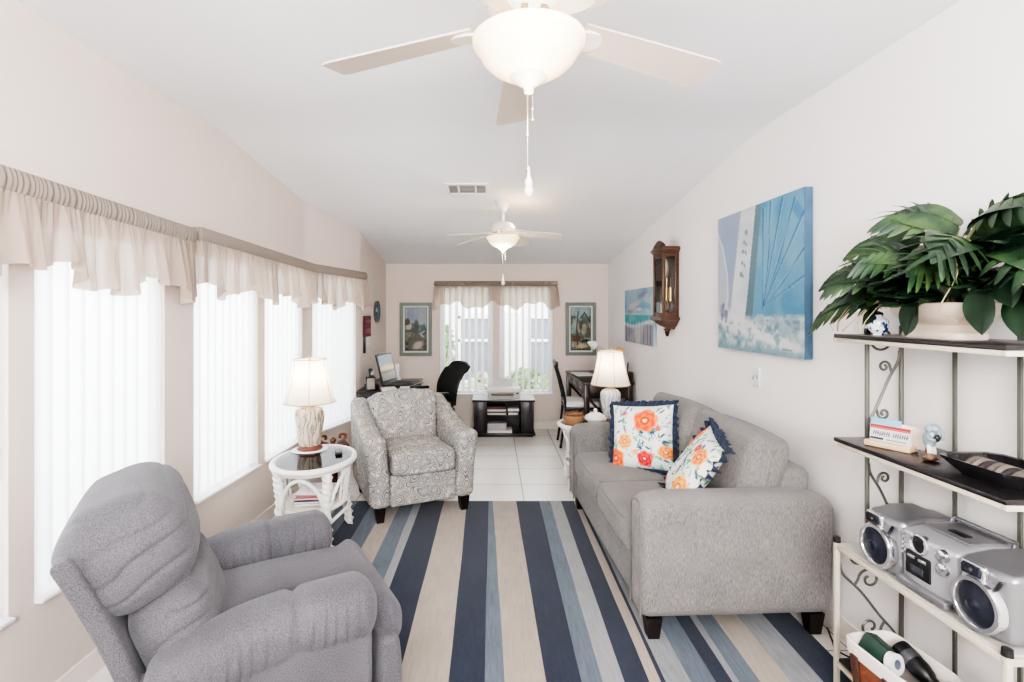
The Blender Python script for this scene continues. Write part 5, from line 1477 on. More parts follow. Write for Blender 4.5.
# ---- office chair
def office_chair():
    t = thing('office_chair', 'black mesh office chair at the corner desk, seen from behind', 'office chair', (-.69, 5.62, 0), math.radians(-62))
    # faces -y locally
    for i in range(5):
        a = 2 * PI * i / 5 + .3
        g = G(); g.tube([(0, 0, .11), (.14 * math.cos(a), .14 * math.sin(a), .10), (.28 * math.cos(a), .28 * math.sin(a), .075)], [.03, .024, .018], 8); l = g.build('base_leg', m_blackp, t)
        for s in (-1, 1):
            g = G().at((.285 * math.cos(a), .285 * math.sin(a), .029), (0, 0, a)); g.cyl((0, s * .008, 0), (0, s * .028, 0), .028, 14); g.build('caster', m_dark, l)
    g = G(); g.cyl((0, 0, .09), (0, 0, .42), .026, 14); g.build('gas_lift', m_steel, t)
    g = G(); g.rb((0, .02, .43), (.22, .26, .04), .012, 2); g.build('seat_plate', m_blackp, t)
    g = G(); g.rb((0, -.02, .485), (.48, .46, .075), .035, 3, (6, 6, 1), lambda p: (p[0], p[1], p[2] - .02 * max(0, -p[1] - .1) / .12 + .012 * (p[0] / .24) ** 2)); g.build('seat', m_black, t)
    def bk(u, v):
        x = (u - .5) * (.44 + .08 * math.sin(PI * min(1, v * .8 + .1))); k = v
        e = (abs(2 * u - 1) ** 3) * .03
        y = .20 + .06 * math.sin(PI * k) * -1 + .17 * k + .10 * (1 - (2 * u - 1) ** 2) * .35
        return (x, y, .56 + .42 * k - e * (k > .8))
    def bkt(u, v): p = bk(u, v); return p
    g = G(); g.grid(lambda u, v: (bk(u, v)[0], bk(u, v)[1] + .008, bk(u, v)[2]), 14, 14); g.grid(lambda u, v: (bk(u, v)[0], bk(u, v)[1] - .008, bk(u, v)[2]), 14, 14)
    b = g.build('backrest', m_black, t, ang=180)
    edge = [bk(u / 8, 0) for u in range(9)] + [bk(1, v / 10) for v in range(1, 11)] + [bk(1 - u / 8, 1) for u in range(1, 9)] + [bk(0, 1 - v / 10) for v in range(1, 10)]
    g = G(); g.tube(edge, .014, 8, closed=True); g.build('back_rim', m_blackp, b)
    g = G(); g.tube(crom([(0, .10, .43), (0, .22, .44), (0, .275, .52), (0, .27, .70)], 5), .02, 8); g.build('back_support', m_blackp, t)
    for s in (-1, 1):
        g = G(); g.tube(crom([(s * .18, .05, .44), (s * .27, .05, .46), (s * .285, .04, .56), (s * .285, .0, .675)], 5), .014, 8); a = g.build('arm', m_blackp, t)
        g = G(); g.rb((s * .285, -.03, .69), (.055, .27, .03), .012, 2); g.build('arm_pad', m_blackp, a)
office_chair()

# ================================================================== printer cabinet under the far window
m_cab = M('black_cabinet_laminate', (34, 29, 30), .35, var=.2, vsc=(3, 3, 20))
CX, CY = .132, 6.60
t = thing('tv_cabinet', 'low black open cabinet under the far window with the printer on it', 'cabinet', (CX, CY, 0))
W, D, H = .74, .40, .455
g = G(); g.rb((0, 0, H - .0125), (W + .03, D, .025), .003, 1); g.build('cabinet_top', m_cab, t)
g = G(); g.rb((0, -.0, .03), (W + .04, D + .01, .025), .003, 1); g.build('bottom_board', m_cab, t)
g = G(); g.rb((0, -.02, .009), (W - .02, D - .06, .018), .002, 1); g.build('plinth', m_cab, t)
for s in (-1, 1):
    g = G(); g.rb((s * (W / 2 - .075), -D / 2 + .03, H / 2 + .01), (.145, .018, H - .07), .004, 1); d = g.build('front_panel', m_cab, t)
    g = G(); g.rb((s * (W / 2 - .009), 0, H / 2 + .01), (.018, D - .02, H - .07), .003, 1); g.build('side_panel', m_cab, t)
    g = G(); g.rb((s * (W / 2 - .15), .01, H / 2 + .01), (.018, D - .05, H - .07), .003, 1); g.build('inner_panel', m_cab, t)
g = G(); g.rb((0, D / 2 - .014, H / 2 + .01), (W - .04, .012, H - .07), 0, 0); g.build('back_panel', m_cab, t)
g = G(); g.rb((0, .02, .255), (W - .315, D - .06, .02), .003, 1); g.build('shelf', m_cab, t)
cl = tag(G().rb((0, 0, 0), (W + .036, D + .006, .004), .0015, 1).build('cabinet_top_sheet', M('white_top_sheet', (236, 236, 238), .7, var=.04, vs=60, bmp=.3), loc=(CX, CY, H + .002)), 'thin white sheet covering the top of the low black cabinet', 'cloth')  # thin white sheet over the whole cabinet top
def printer():
    t = thing('printer', 'grey and white inkjet printer on the low cabinet under the far window', 'printer', (CX + .005, CY - .01, H + .004))
    mg = M('printer_grey', (186, 184, 182), .4); md = M('printer_light', (222, 220, 216), .4)
    g = G(); g.rb((0, .0, .045), (.40, .30, .085), .02, 3); g.build('body', mg, t)
    g = G(); g.rb((0, .0, .105), (.43, .31, .05), .022, 3, (4, 4, 1), lambda p: (p[0], p[1], p[2] + .006 * (1 - (p[0] / .2) ** 2))); g.build('lid', md, t)
    g = G(); g.rb((-.02, -.152, .058), (.28, .012, .03), .004, 1); g.build('paper_slot', M('printer_slot', (110, 96, 84), .5), t)
    g = G(); g.rb((-.01, -.165, .022), (.28, .10, .012), .004, 1); g.build('output_tray', mg, t)
    g = G(); g.rb((.165, -.150, .072), (.03, .012, .02), .003, 1); g.build('button', m_dark, t)
    g = G(); g.rb((0, .10, .165), (.24, .012, .12), .004, 1, rot=(.35 * -1, 0, 0)); g.build('paper_support', M('clear_grey_plastic', (206, 208, 212), .3), t)
printer()
B_ = [(-.085, .265, .235, .022, (196, 190, 184), 'pale album, bottom of the left stack on the cabinet shelf'), (-.085, .287, .228, .020, (72, 46, 48), 'dark brown album, second in the left stack on the cabinet shelf'),
      (-.087, .307, .232, .024, (206, 200, 194), 'cream-edged book, third in the left stack on the cabinet shelf'), (-.088, .331, .225, .034, (84, 44, 50), 'thick maroon book on top of the left stack on the cabinet shelf'),
      (.118, .265, .12, .026, (206, 204, 200), 'white booklet, bottom of the small right stack on the cabinet shelf'), (.12, .291, .13, .018, (60, 52, 50), 'dark booklet, middle of the small right stack on the cabinet shelf'), (.122, .309, .14, .030, (216, 214, 210), 'white box of cards on top of the small right stack on the cabinet shelf')]
for x, z, w_, h_, c, lb in B_:
    bookthing('book', lb, (CX + x, CY - .05, z + .0012), PI / 2, (.22, w_, h_), M('book_cover', c, .5), group='books on the cabinet shelf')
bookthing('paper_pack', 'flat white pack of paper on the bottom board of the black cabinet', (CX - .05, CY - .05, .0435), 0, (.31, .24, .03), M('paper_wrap', (222, 222, 222), .5), 'paper')
t = thing('storage_box', 'soft grey rounded box on the paper pack, inside the black cabinet', 'box', (CX - .083, CY - .05, .0745))
g = G(); g.rb((0, 0, .04), (.24, .2, .08), .02, 3); g.build('body', M('box_grey', (176, 174, 174), .6), t); g = G(); g.rb((0, 0, .072), (.244, .204, .012), .006, 2); g.build('lid', M('box_lid_grey', (190, 188, 188), .6), t)

# ================================================================== right desk, chair, lamp, vase
m_dk2 = M('dark_espresso_desk', (48, 36, 33), .3, var=.2, vsc=(20, 3, 3))
RX, RY = 1.24, 6.22; DW, DL, DH = .53, 1.16, .775
t = thing('writing_desk', 'dark brown writing desk with crossed end braces in the far right corner', 'desk', (RX, RY, 0), math.atan(.0307))
g = G(); g.rb((0, 0, DH - .014), (DW + .02, DL + .02, .028), .004, 1); g.build('desk_top', m_dk2, t)
for sx in (-1, 1):
    for sy in (-1, 1):
        g = G(); g.rb((sx * (DW / 2 - .028), sy * (DL / 2 - .028), (DH - .028) / 2), (.055, .055, DH - .028), .004, 1); g.build('leg', m_dk2, t)
for sy in (-1, 1):
    g = G(); g.rb((0, sy * (DL / 2 - .02), DH - .10), (DW - .1, .02, .15), .003, 1); g.build('end_apron', m_dk2, t)
    g = G()
    a = V((-.21, sy * (DL / 2 - .028), .12)); b = V((.21, sy * (DL / 2 - .028), .59))
    g.tube([a, b], .014, 6); g.tube([V((.21, a.y, .12)), V((-.21, a.y, .59))], .014, 6); g.build('cross_brace', m_dk2, t)
for yy in (-.36, 0, .36):
    g = G(); g.rb((-.245, yy, DH - .085), (.02, .34, .105), .004, 1); d = g.build('drawer', m_dk2, t)
    g = G(); g.ball((-.262, yy, DH - .085), .012, 10, 8); g.build('knob', m_steel, d)
g = G(); g.rb((.02, 0, .11), (.04, DL - .1, .04), .003, 1); g.build('stretcher', m_dk2, t)
g = G(); g.rb((.19, 0, DH + .055), (.145, DL, .11), .004, 1); hh = g.build('hutch', m_dk2, t)
for yy in (-.39, -.13, .13, .39):
    g = G(); g.rb((.116, yy, DH + .055), (.012, .235, .085), .003, 1); g.build('hutch_drawer', m_dk2, hh)
tag(G().rb((0, 0, .006), (.22, .32, .012), .003, 1).build('writing_pad', m_paper, loc=(1.10, 6.35, DH + .001), rot=(0, 0, .1)), 'white paper pad lying on the dark writing desk', 'paper')
def desk_chair():
    t = thing('desk_chair', 'dark crossed-back chair with pale seat cushion at the writing desk', 'chair', (1.02, 6.06, 0), math.radians(88))
    md = M('chair_black_metal', (46, 47, 52), .35, .3)
    w, d = .40, .40
    for sx in (-1, 1):
        g = G(); g.tube([(sx * (w / 2 - .02), -d / 2 + .02, .45), (sx * (w / 2 - .01), -d / 2 - .0, 0)], .014, 8); g.build('leg', md, t)
        g = G(); g.tube(crom([(sx * (w / 2 - .015), d / 2 + .05, 0), (sx * (w / 2 - .02), d / 2 - .01, .44), (sx * (w / 2 - .025), d / 2 + .03, .70), (sx * (w / 2 - .03), d / 2 + .10, .95)], 5), .014, 8); g.build('rear_leg', md, t)
    g = G()
    for sx in (-1, 1): g.tube(crom([(sx * .17, d / 2, .52), (sx * .03, d / 2 + .03, .70), (-sx * .17, d / 2 + .08, .90)], 5), .010, 7)
    g.tube([(-.17, d / 2 + .0, .52), (.17, d / 2 + .0, .52)], .011, 7); g.build('back_cross', md, t)
    g = G(); g.rb((0, d / 2 + .10, .945), (w - .02, .022, .06), .008, 2, (6, 1, 1), lambda p: (p[0], p[1] + .03 * (1 - (p[0] / .2) ** 2) - .02, p[2] + .012 * (1 - (p[0] / .2) ** 2))); g.build('top_rail', md, t)
    g = G(); g.rb((0, 0, .445), (w, d, .03), .01, 2); g.build('seat', md, t)
    g = G(); g.rb((0, 0, .49), (w - .01, d - .01, .07), .03, 3, (4, 4, 1), lambda p: (p[0], p[1], p[2] + (.012 * (1 - (p[0] / .2) ** 2) if p[2] > 0 else 0)))
    g.build('seat_cushion', M('pale_seat_cloth', (222, 220, 220), .9, var=.1, vs=20), t)
    for z, y0 in ((.2, -1), (.2, 1)): pass
    g = G(); g.tube([(-.185, -.19, .22), (-.185, .225, .22)], .008, 6); g.build('stretcher', md, t); g = G(); g.tube([(.185, -.19, .22), (.185, .225, .22)], .008, 6); g.build('stretcher', md, t)
desk_chair()
# gooseneck desk lamp: base on the hutch, arm reaching left
t = thing('desk_lamp', 'silver desk lamp with bent arm above the writing desk, behind the lit lamp', 'desk lamp', (1.42, 6.25, DH + .11))
g = G(); g.lathe([(0, 0), (.07, 0), (.068, .012), (.02, .02), (0, .02)], 24); g.build('base', m_steel, t)
g = G(); g.tube(crom([(0, 0, .015), (-.01, 0, .12), (-.10, .0, .21), (-.21, .0, .275)], 6), .006, 7); g.build('arm', m_steel, t)
g = G(); g.at((-.235, 0, .275), (0, math.radians(-62), 0)); g.lathe([(.014, .05), (.02, .04), (.05, -.03), (.056, -.06), (.052, -.06), (.045, -.03), (.012, .035)], 24, cap=True); h = g.build('head', M('lamp_head_white', (226, 226, 224), .35), t)
g = G(); g.tube(crom([(-.24, 0, .30), (-.31, 0, .315), (-.36, 0, .30)], 4), .014, 8); g.build('head_handle', m_dark, h)
# vase with a dried flower ball
t = thing('flower_vase', 'dark slim vase holding a round tan dried flower on the writing desk', 'vase', (1.445, 5.86, DH + .11))
g = G(); g.lathe([(0, 0), (.028, 0), (.026, .04), (.03, .10), (.034, .15), (.028, .155), (.024, .10), (.02, .02), (0, .015)], 20); g.build('vase', m_blackp, t)
g = G(); g.cyl((0, 0, .03), (-.01, 0, .19), .004, 6); g.build('stem', m_bark, t)
g = G(); g.ball((-.012, 0, .215), .05, 20, 14, fn=lambda p: p * (1 + .12 * noise.noise(p * 60))); g.build('flower_head', M('dried_flower', (206, 160, 106), .9, var=.25, vs=60, bmp=.6), t)
for i, (x, y, h_, lb) in enumerate([(1.47, 6.02, .15, 'thin white candle standing right of the dried flower on the desk hutch'), (1.455, 5.99 - .07 * 0 - .28, .10, 'short clear glass at the near end of the desk hutch')]):
    if i == 0:
        t = thing('candle', lb, 'candle', (x, y, DH + .11)); g = G(); g.cyl((0, 0, .012), (0, 0, h_ + .1), .010, 12); g.build('wax', m_white, t); g = G(); g.lathe([(0, 0), (.035, 0), (.03, .01), (.014, .02), (.014, .03), (0, .03)], 18); g.build('holder', m_tglass, t)
    else:
        tag(G().lathe([(0, 0), (.028, 0), (.034, h_), (.031, h_), (.026, .006), (0, .006)], 20).build('drinking_glass', m_tglass, loc=(x, y, DH + .11)), lb, 'glass')
# ================================================================== metal etagere at the right
m_iron = M('grey_green_iron', (104, 104, 97), .45, .35)
m_cream = M('cream_metal', (190, 181, 165), .45)
m_board = M('black_shelf_board', (34, 31, 32), .28, var=.2, vsc=(20, 2, 2))
YF, YK = 2.095, 1.40         # far and near ends
XB, XF, XU = 1.645, 1.385, 1.507
def rack():
    t = thing('etagere', 'cream and grey iron shelf rack with black shelves and scrolls at the right', 'shelf rack', (XB, 1.75, 0))
    o = -V((XB, 1.75, 0))
    def B(g, n, m, p=None): return g.build(n, m, p or t)
    for y in (YF, YK):
        g = G().at(o); g.cyl((XB, y, 0), (XB, y, 1.485), .0085, 10); B(g, 'rear_post', m_iron)
        g = G().at(o); g.cyl((XU, y, .60), (XU, y, 1.46), .0085, 10); p = B(g, 'upper_front_post', m_iron)
        g = G().at(o); g.lathe([(0, 1.452), (.011, 1.452), (.011, 1.474), (0, 1.474)], 12, (XU, y, 0)); B(g, 'post_cap', m_dark, p)
        g = G().at(o); g.rb((XF, y, .314), (.018, .018, .604), .003, 1); p = B(g, 'lower_front_post', m_cream)
        g = G().at(o); g.lathe([(0, .612), (.014, .614), (.013, .634), (0, .640)], 12, (XF, y, 0)); B(g, 'post_cap', m_dark, p)
    for y in (1.852, 1.622):
        g = G().at(o); g.rb((XB, y, .80), (.009, .014, 1.33), .002, 1); B(g, 'back_bar', m_iron)
    def frame(z, x0, mat, h=.016):
        g = G().at(o)
        for y in (YF, YK): g.rb(((x0 + XB) / 2, y, z), (XB - x0 + .02, .016, h), .003, 1)
        for x in (x0, XB): g.rb((x, (YF + YK) / 2, z), (.016, YF - YK, h), .003, 1)
        return B(g, 'shelf_frame', mat)
    for z in (1.428, 1.012):
        f = frame(z, XF, m_cream)
        g = G().at(o); g.rb(((XF + XB) / 2 - .002, (YF + YK) / 2, z + .016), (XB - XF + .016, YF - YK + .012, .016), .003, 1); B(g, 'shelf_board', m_board, f)
    f = frame(.598, XF, m_cream, .02)
    g = G().at(o); g.rb(((XF + XB) / 2, (YF + YK) / 2, .611), (XB - XF - .008, YF - YK - .008, .006), 0, 0); B(g, 'glass_shelf', M('frosted_shelf_glass', (214, 210, 204), .25, trans=.3), f)
    for xx in (XF + .09, XF + .17):
        g = G().at(o); g.rb((xx, (YF + YK) / 2, .600), (.010, YF - YK, .010), .002, 1); B(g, 'shelf_bar', m_cream, f)
    f = frame(.130, XF, m_cream)
    g = G().at(o); g.rb(((XF + XB) / 2, (YF + YK) / 2, .142), (XB - XF - .004, YF - YK - .004, .012), .002, 1); B(g, 'shelf_board', m_board, f)
    # wrought scrolls in the end panels
    def spiral(cx, cz, r0, a0, turns, sgn_, y, n=26):
        return [(cx + r0 * (1 - .75 * i / n) * math.cos(a0 + sgn_ * turns * 2 * PI * i / n), y, cz + r0 * (1 - .75 * i / n) * math.sin(a0 + sgn_ * turns * 2 * PI * i / n)) for i in range(n + 1)]
    def scroll(y, x0, x1, z0, z1, flip=False):
        w, h = x1 - x0, z1 - z0
        def P(u, v): return (x0 + w * ((1 - u) if flip else u), y, z0 + h * v)
        S = crom([P(.06, .0), P(.10, .14), P(.34, .36), P(.62, .64), P(.90, .86), P(.95, 1.0)], 6)
        g = G().at(o); g.tube(S, .0055, 7)
        m = -1 if flip else 1
        c1 = P(.50, .80); r = .17 * w
        g.tube([P(.72, .73)] + spiral(c1[0], c1[2], r, (0 if not flip else PI), 1.2, m, y), .005, 7)
        c2 = P(.48, .22)
        g.tube([P(.26, .29)] + spiral(c2[0], c2[2], r, (PI if not flip else 0), 1.2, m, y), .005, 7)
        B(g, 'scroll', m_iron)
    def ringarc(y, cx, cz, r):
        g = G().at(o); g.tube([(cx + r * math.cos(2 * PI * i / 28), y, cz + r * math.sin(2 * PI * i / 28)) for i in range(28)], .005, 7, closed=True); B(g, 'ring', m_iron)
    for y in (YF, YK):
        scroll(y, XU, XB, 1.06, 1.385); scroll(y, XU, XB, .64, .93, True)
        ringarc(y, XU + .055, 1.43, .042); ringarc(y, XB - .055, 1.03, .045)
        scroll(y, XF, XB, .20, .53, True); ringarc(y, XF + .085, .555, .030)
    return t
rack()
S1, S2, S3, S4 = 1.4525, 1.0365, .6145, .1485

# ------------------------------------------------------------------ plant in a footed planter
m_pot = M('ivory_ceramic', (206, 191, 176), .35, var=.05)
def leafmat(n, c1, c2, c3):
    m, nt, b = newmat(n); b.inputs['Roughness'].default_value = .4
    oi = noisetex(nt, objco(nt), 9, 2); nt.links.new(ramp(nt, oi.outputs[0], [(.3, L(c1)), (.5, L(c2)), (.72, L(c3))]), b.inputs['Base Color'])
    return m
m_leaf = leafmat('philodendron_leaf', (20, 38, 25), (36, 60, 37), (68, 92, 50))
m_ivy = leafmat('pothos_leaf', (22, 38, 28), (32, 56, 38), (52, 80, 52))
m_stem = M('plant_stem', (120, 124, 84), .5); m_dry = M('dry_tendril', (176, 160, 132), .7)
def split_leaf(g, base, dirv, up, ln, wd, droop, lobes=7):
    d = V(dirv).normalized(); u = V(up); s = d.cross(u).normalized(); u = s.cross(d).normalized()
    def mid(t): return V(base) + d * (ln * t) + V((0, 0, -1)) * (droop * t * t) + u * (.06 * ln * math.sin(PI * t))
    n = 10
    for i in range(n):
        t0, t1 = i / n, (i + 1) / n
        w0 = wd * .52 * math.sin(PI * (0.22 + .77 * t0)) ; w1 = wd * .52 * math.sin(PI * (0.22 + .77 * t1))
        a, b = mid(t0), mid(t1)
        g.raw([a - s * w0 - u * w0 * .10, a, a + s * w0 - u * w0 * .10, b - s * w1 - u * w1 * .10, b, b + s * w1 - u * w1 * .10], [(0, 1, 4, 3), (1, 2, 5, 4)])
    for sd in (-1, 1):
        for k in range(lobes):
            t = .06 + .86 * k / (lobes - .3)
            L_ = wd * (.84 * math.sin(PI * (.22 + .70 * t)) ** .8)
            ang = math.radians(100 - 78 * t)
            o = mid(t); o2 = mid(min(1, t + .11)); fd = (o2 - o).normalized()
            dirl = (s * sd * math.sin(ang) + fd * math.cos(ang)).normalized()
            wdt = ln * .060 * (1.15 - .45 * t); side = u.cross(dirl).normalized()
            pts = []
            for q, ww in ((0.05, 1.0), (.35, 1.10), (.65, .95), (.88, .6), (1.0, .08)):
                c = o + dirl * (L_ * q) + fd * (L_ * .18 * q * q) + u * (-.05 * L_ * q - .16 * L_ * q * q) + V((0, 0, -1)) * (.16 * L_ * q * q)
                pts.append((c - side * wdt * ww, c + u * .002, c + side * wdt * ww))
            vs = [p for tr in pts for p in tr]; fs = []
            for i in range(len(pts) - 1): fs += [(3 * i, 3 * i + 1, 3 * i + 4, 3 * i + 3), (3 * i + 1, 3 * i + 2, 3 * i + 5, 3 * i + 4)]
            g.raw(vs, fs)
def heart_leaf(g, base, dirv, up, ln, wd):
    d = V(dirv).normalized(); s = d.cross(V(up)).normalized(); u = s.cross(d).normalized(); vs = []; fs = []; n = 9
    for i in range(n + 1):
        t = i / n; w = wd * (math.sin(PI * min(1, t * .93 + .07)) ** .75) * (1.15 - .55 * t); c = V(base) + d * (ln * (t - .05)) + V((0, 0, -1)) * (.10 * ln * t * t)
        bk = -.10 * ln * (1 - t) ** 3
        vs += [c - s * w + u * (.12 * w + .01 * math.sin(6 * t)) + d * bk, c - s * w * .5 + u * .02 * ln, c - u * .03 * ln, c + s * w * .5 + u * .02 * ln, c + s * w + u * (.12 * w) + d * bk]
    for i in range(n):
        for k in range(4): fs.append((5 * i + k, 5 * i + k + 1, 5 * i + 6 + k, 5 * i + 5 + k))
    g.raw(vs, fs)
def plant():
    px, py = 1.50, 1.735
    t = thing('potted_plant', 'lush green split-leaf plant in an ivory footed planter on the top shelf', 'plant', (px, py, S1))
    def ring(w, d, z, n=40, e=.5):
        out = []
        for i in range(n):
            a = 2 * PI * i / n; c, q = math.cos(a), math.sin(a)
            out.append((math.copysign(abs(c) ** e, c) * w / 2, math.copysign(abs(q) ** e, q) * d / 2, z))
        return out
    rs = [ring(.13, .24, 0), ring(.135, .245, .008), ring(.13, .24, .020), ring(.10, .19, .032), ring(.09, .175, .045), ring(.12, .23, .055), ring(.155, .30, .075), ring(.17, .325, .10), ring(.175, .335, .115), ring(.165, .325, .118), ring(.155, .31, .10)]
    n = 40; vs = [p for r_ in rs for p in r_]; fs = [tuple(reversed(range(n)))] + [(k * n + i, k * n + (i + 1) % n, (k + 1) * n + (i + 1) % n, (k + 1) * n + i) for k in range(len(rs) - 1) for i in range(n)] + [tuple(range((len(rs) - 1) * n, len(rs) * n))]
    g = G(); g.raw(vs, fs); g.build('planter', m_pot, t)
    r = random.Random(21)
    gl = G(); gs = G(); gi = G()
    # x toward wall (+) is limited; y + is away from the camera (left in the photo)
    big = [((-.06, .10, .24), (-.30, .62, .28), .26, .13, .12), ((-.08, .15, .18), (-.35, .8, -.05), .26, .13, .12), ((-.05, .18, .14), (-.25, .85, .0), .20, .10, .06),
           ((-.05, .02, .33), (-.35, .55, .25), .22, .11, .09), ((.0, -.06, .36), (-.45, .25, .35), .23, .12, .09), ((.01, -.12, .37), (-.15, -.60, .25), .26, .13, .10),
           ((-.05, -.14, .30), (-.55, -.35, .10), .26, .13, .12), ((-.02, -.22, .27), (-.25, -.75, -.05), .27, .13, .12), ((-.10, -.02, .26), (-.75, .1, .35), .20, .11, .10),
           ((-.10, .08, .23), (-.70, .45, .2), .20, .11, .10), ((-.09, -.12, .24), (-.75, -.3, .2), .20, .11, .10), ((.03, .10, .27), (.0, .6, .4), .2, .10, .08), ((.03, -.1, .30), (.05, -.4, .5), .2, .1, .08), ((-.03, -.26, .2), (-.3, -.7, .1), .22, .11, .08)]
    for (b, d, ln, wd, dr) in big:
        b = V(b); split_leaf(gl, b, d, (-.40, -.55 + .25 * d[1], .70), ln * 1.04, wd * 1.12, dr)
        gs.tube(crom([(b.x * .15, b.y * .3, .09), (b.x * .5, b.y * .55, b.z * .65 + .04), tuple(b)], 5), [.0045] * 11, 6)
    for k in range(150):
        a = r.uniform(0, 2 * PI); rx, ry = .10 * r.random() ** .5, .23 * r.random() ** .5
        b = V((rx * math.cos(a) - .015, ry * math.sin(a), r.uniform(.11, .29)))
        d = V((math.cos(a) * .6 - .35, math.sin(a) * .9, r.uniform(-.15, .45)))
        if b.x + d.normalized().x * .1 > .13: d.x = -abs(d.x)
        heart_leaf(gi, b, d, (0, 0, 1), r.uniform(.10, .15), r.uniform(.038, .056))
    # leaves hanging over the planter front and near end
    for (b, d, ln, wd) in [((-.095, .0, .12), (-.25, .05, -1), .11, .05), ((-.07, .19, .12), (-.2, .6, -.7), .10, .045),
                           ((-.08, -.22, .15), (-.25, -.3, -1), .13, .055), ((-.05, -.30, .13), (-.2, -.3, -1), .12, .05), ((-.06, -.27, .20), (-.35, -.5, -.6), .13, .05), ((.0, -.30, .17), (.0, -.6, -.6), .12, .05), ((-.04, .22, .16), (-.2, .8, -.4), .11, .048)]:
        heart_leaf(gi, b, d, (-1, 0, .3), ln, wd)
    for k in range(7):
        y0 = r.uniform(-.18, .2); side = 1 if y0 > 0 else -1
        gd = G(); gd.tube(crom([(-.07, y0, .10), (-.12, y0 + .06 * side, .13), (-.15, y0 + (.10 + .06 * r.random()) * side, .06), (-.13 - .03 * r.random(), y0 + (.14 + .08 * r.random()) * side, .012)], 5), .0016, 5); gd.build('tendril', m_dry, t, ang=180)
    gd = G(); gd.tube(crom([(-.05, -.02, .28), (-.10, -.14, .28), (-.13, -.20, .20), (-.12, -.13, .10), (-.13, -.20, .06)], 6), .0022, 5); gd.build('tendril', m_dry, t, ang=180)
    gl.build('split_leaves', m_leaf, t, ang=180, recalc=False, weld=False); gi.build('hanging_leaves', m_ivy, t, ang=180, recalc=False, weld=False); gs.build('stems', m_stem, t, ang=180)
plant()
t = thing('small_vase', 'tiny blue and white porcelain vase beside the planter on the top shelf', 'vase', (1.455, 1.965, S1))
mbw, nt, b = newmat('blue_white_porcelain'); n_ = noisetex(nt, objco(nt), 45, 1, .4); nt.links.new(ramp(nt, n_.outputs[0], [(.52, L(236, 238, 240)), (.58, L(48, 62, 120))]), b.inputs['Base Color']); b.inputs['Roughness'].default_value = .15
g = G(); g.lathe([(0, 0), (.018, 0), (.017, .006), (.030, .02), (.036, .04), (.032, .056), (.018, .066), (.014, .072), (.02, .078), (.016, .078), (.010, .07), (0, .066)], 24); g.build('body', mbw, t)
g = G(); g.lathe([(0, .068), (.015, .078), (.017, .084), (.006, .090), (0, .092)], 16); g.build('stopper', m_dark, t)

# ------------------------------------------------------------------ middle shelf: card holder, figurine, tray
t = thing('card_holder', 'wooden card holder with a fan of printed cards on the middle shelf', 'card holder', (1.47, 1.925, S2), math.radians(-62))
mwood = M('pale_wood', (206, 180, 148), .5, var=.15, vsc=(3, 20, 20))
g = G(); g.rb((0, 0, .011), (.15, .06, .022), .004, 2); g.build('base', mwood, t)
def cardP(seed):
    P = Paint(64, 36, (236, 232, 230), seed)
    P.poly([(0, 0), (1, 0), (1, .2), (0, .2)], (196, 92, 92))
    return P
P = Paint(120, 60, (238, 236, 236), 3)
P.poly([(0, 0), (1, 0), (1, .26), (0, .26)], (206, 120, 118)); P.poly([(0, .05), (1, .05), (1, .15), (0, .15)], (176, 66, 72))
r_ = random.Random(4); x = .08      # blurred lettering: dark slanted strokes in two groups, no readable word
while x < .92:
    if not .5 < x < .57:
        P.line([(x, .66), (x + .03, .40)], .011, (70, 64, 92), .9); P.line([(x + .005, .50 + .1 * r_.random()), (x + .05, .48 + .12 * r_.random())], .010, (92, 78, 100), .8)
    x += .055
P.poly([(0, .78), (.34, .78), (.34, .92), (0, .92)], (70, 72, 84)); P.poly([(.4, .82), (.9, .82), (.9, .9), (.4, .9)], (150, 154, 166))
painted('printed_card', P, .13, .062, vcol('card_print', .5), t, y=-.012, c=(.005, .052))
g = G(); g.rb((.005, -.0105, .052), (.132, .002, .064), 0, 0); g.build('card_stock', m_paper, t)
g = G(); g.rb((-.015, .004, .064), (.10, .003, .080), .001, 1); g.build('blue_card', M('card_blue', (120, 176, 196), .5), t)
g = G(); g.rb((.058, .014, .052), (.09, .003, .075), .001, 1, rot=(0, .12, .25)); g.build('cream_card', M('card_cream', (232, 214, 200), .6), t)

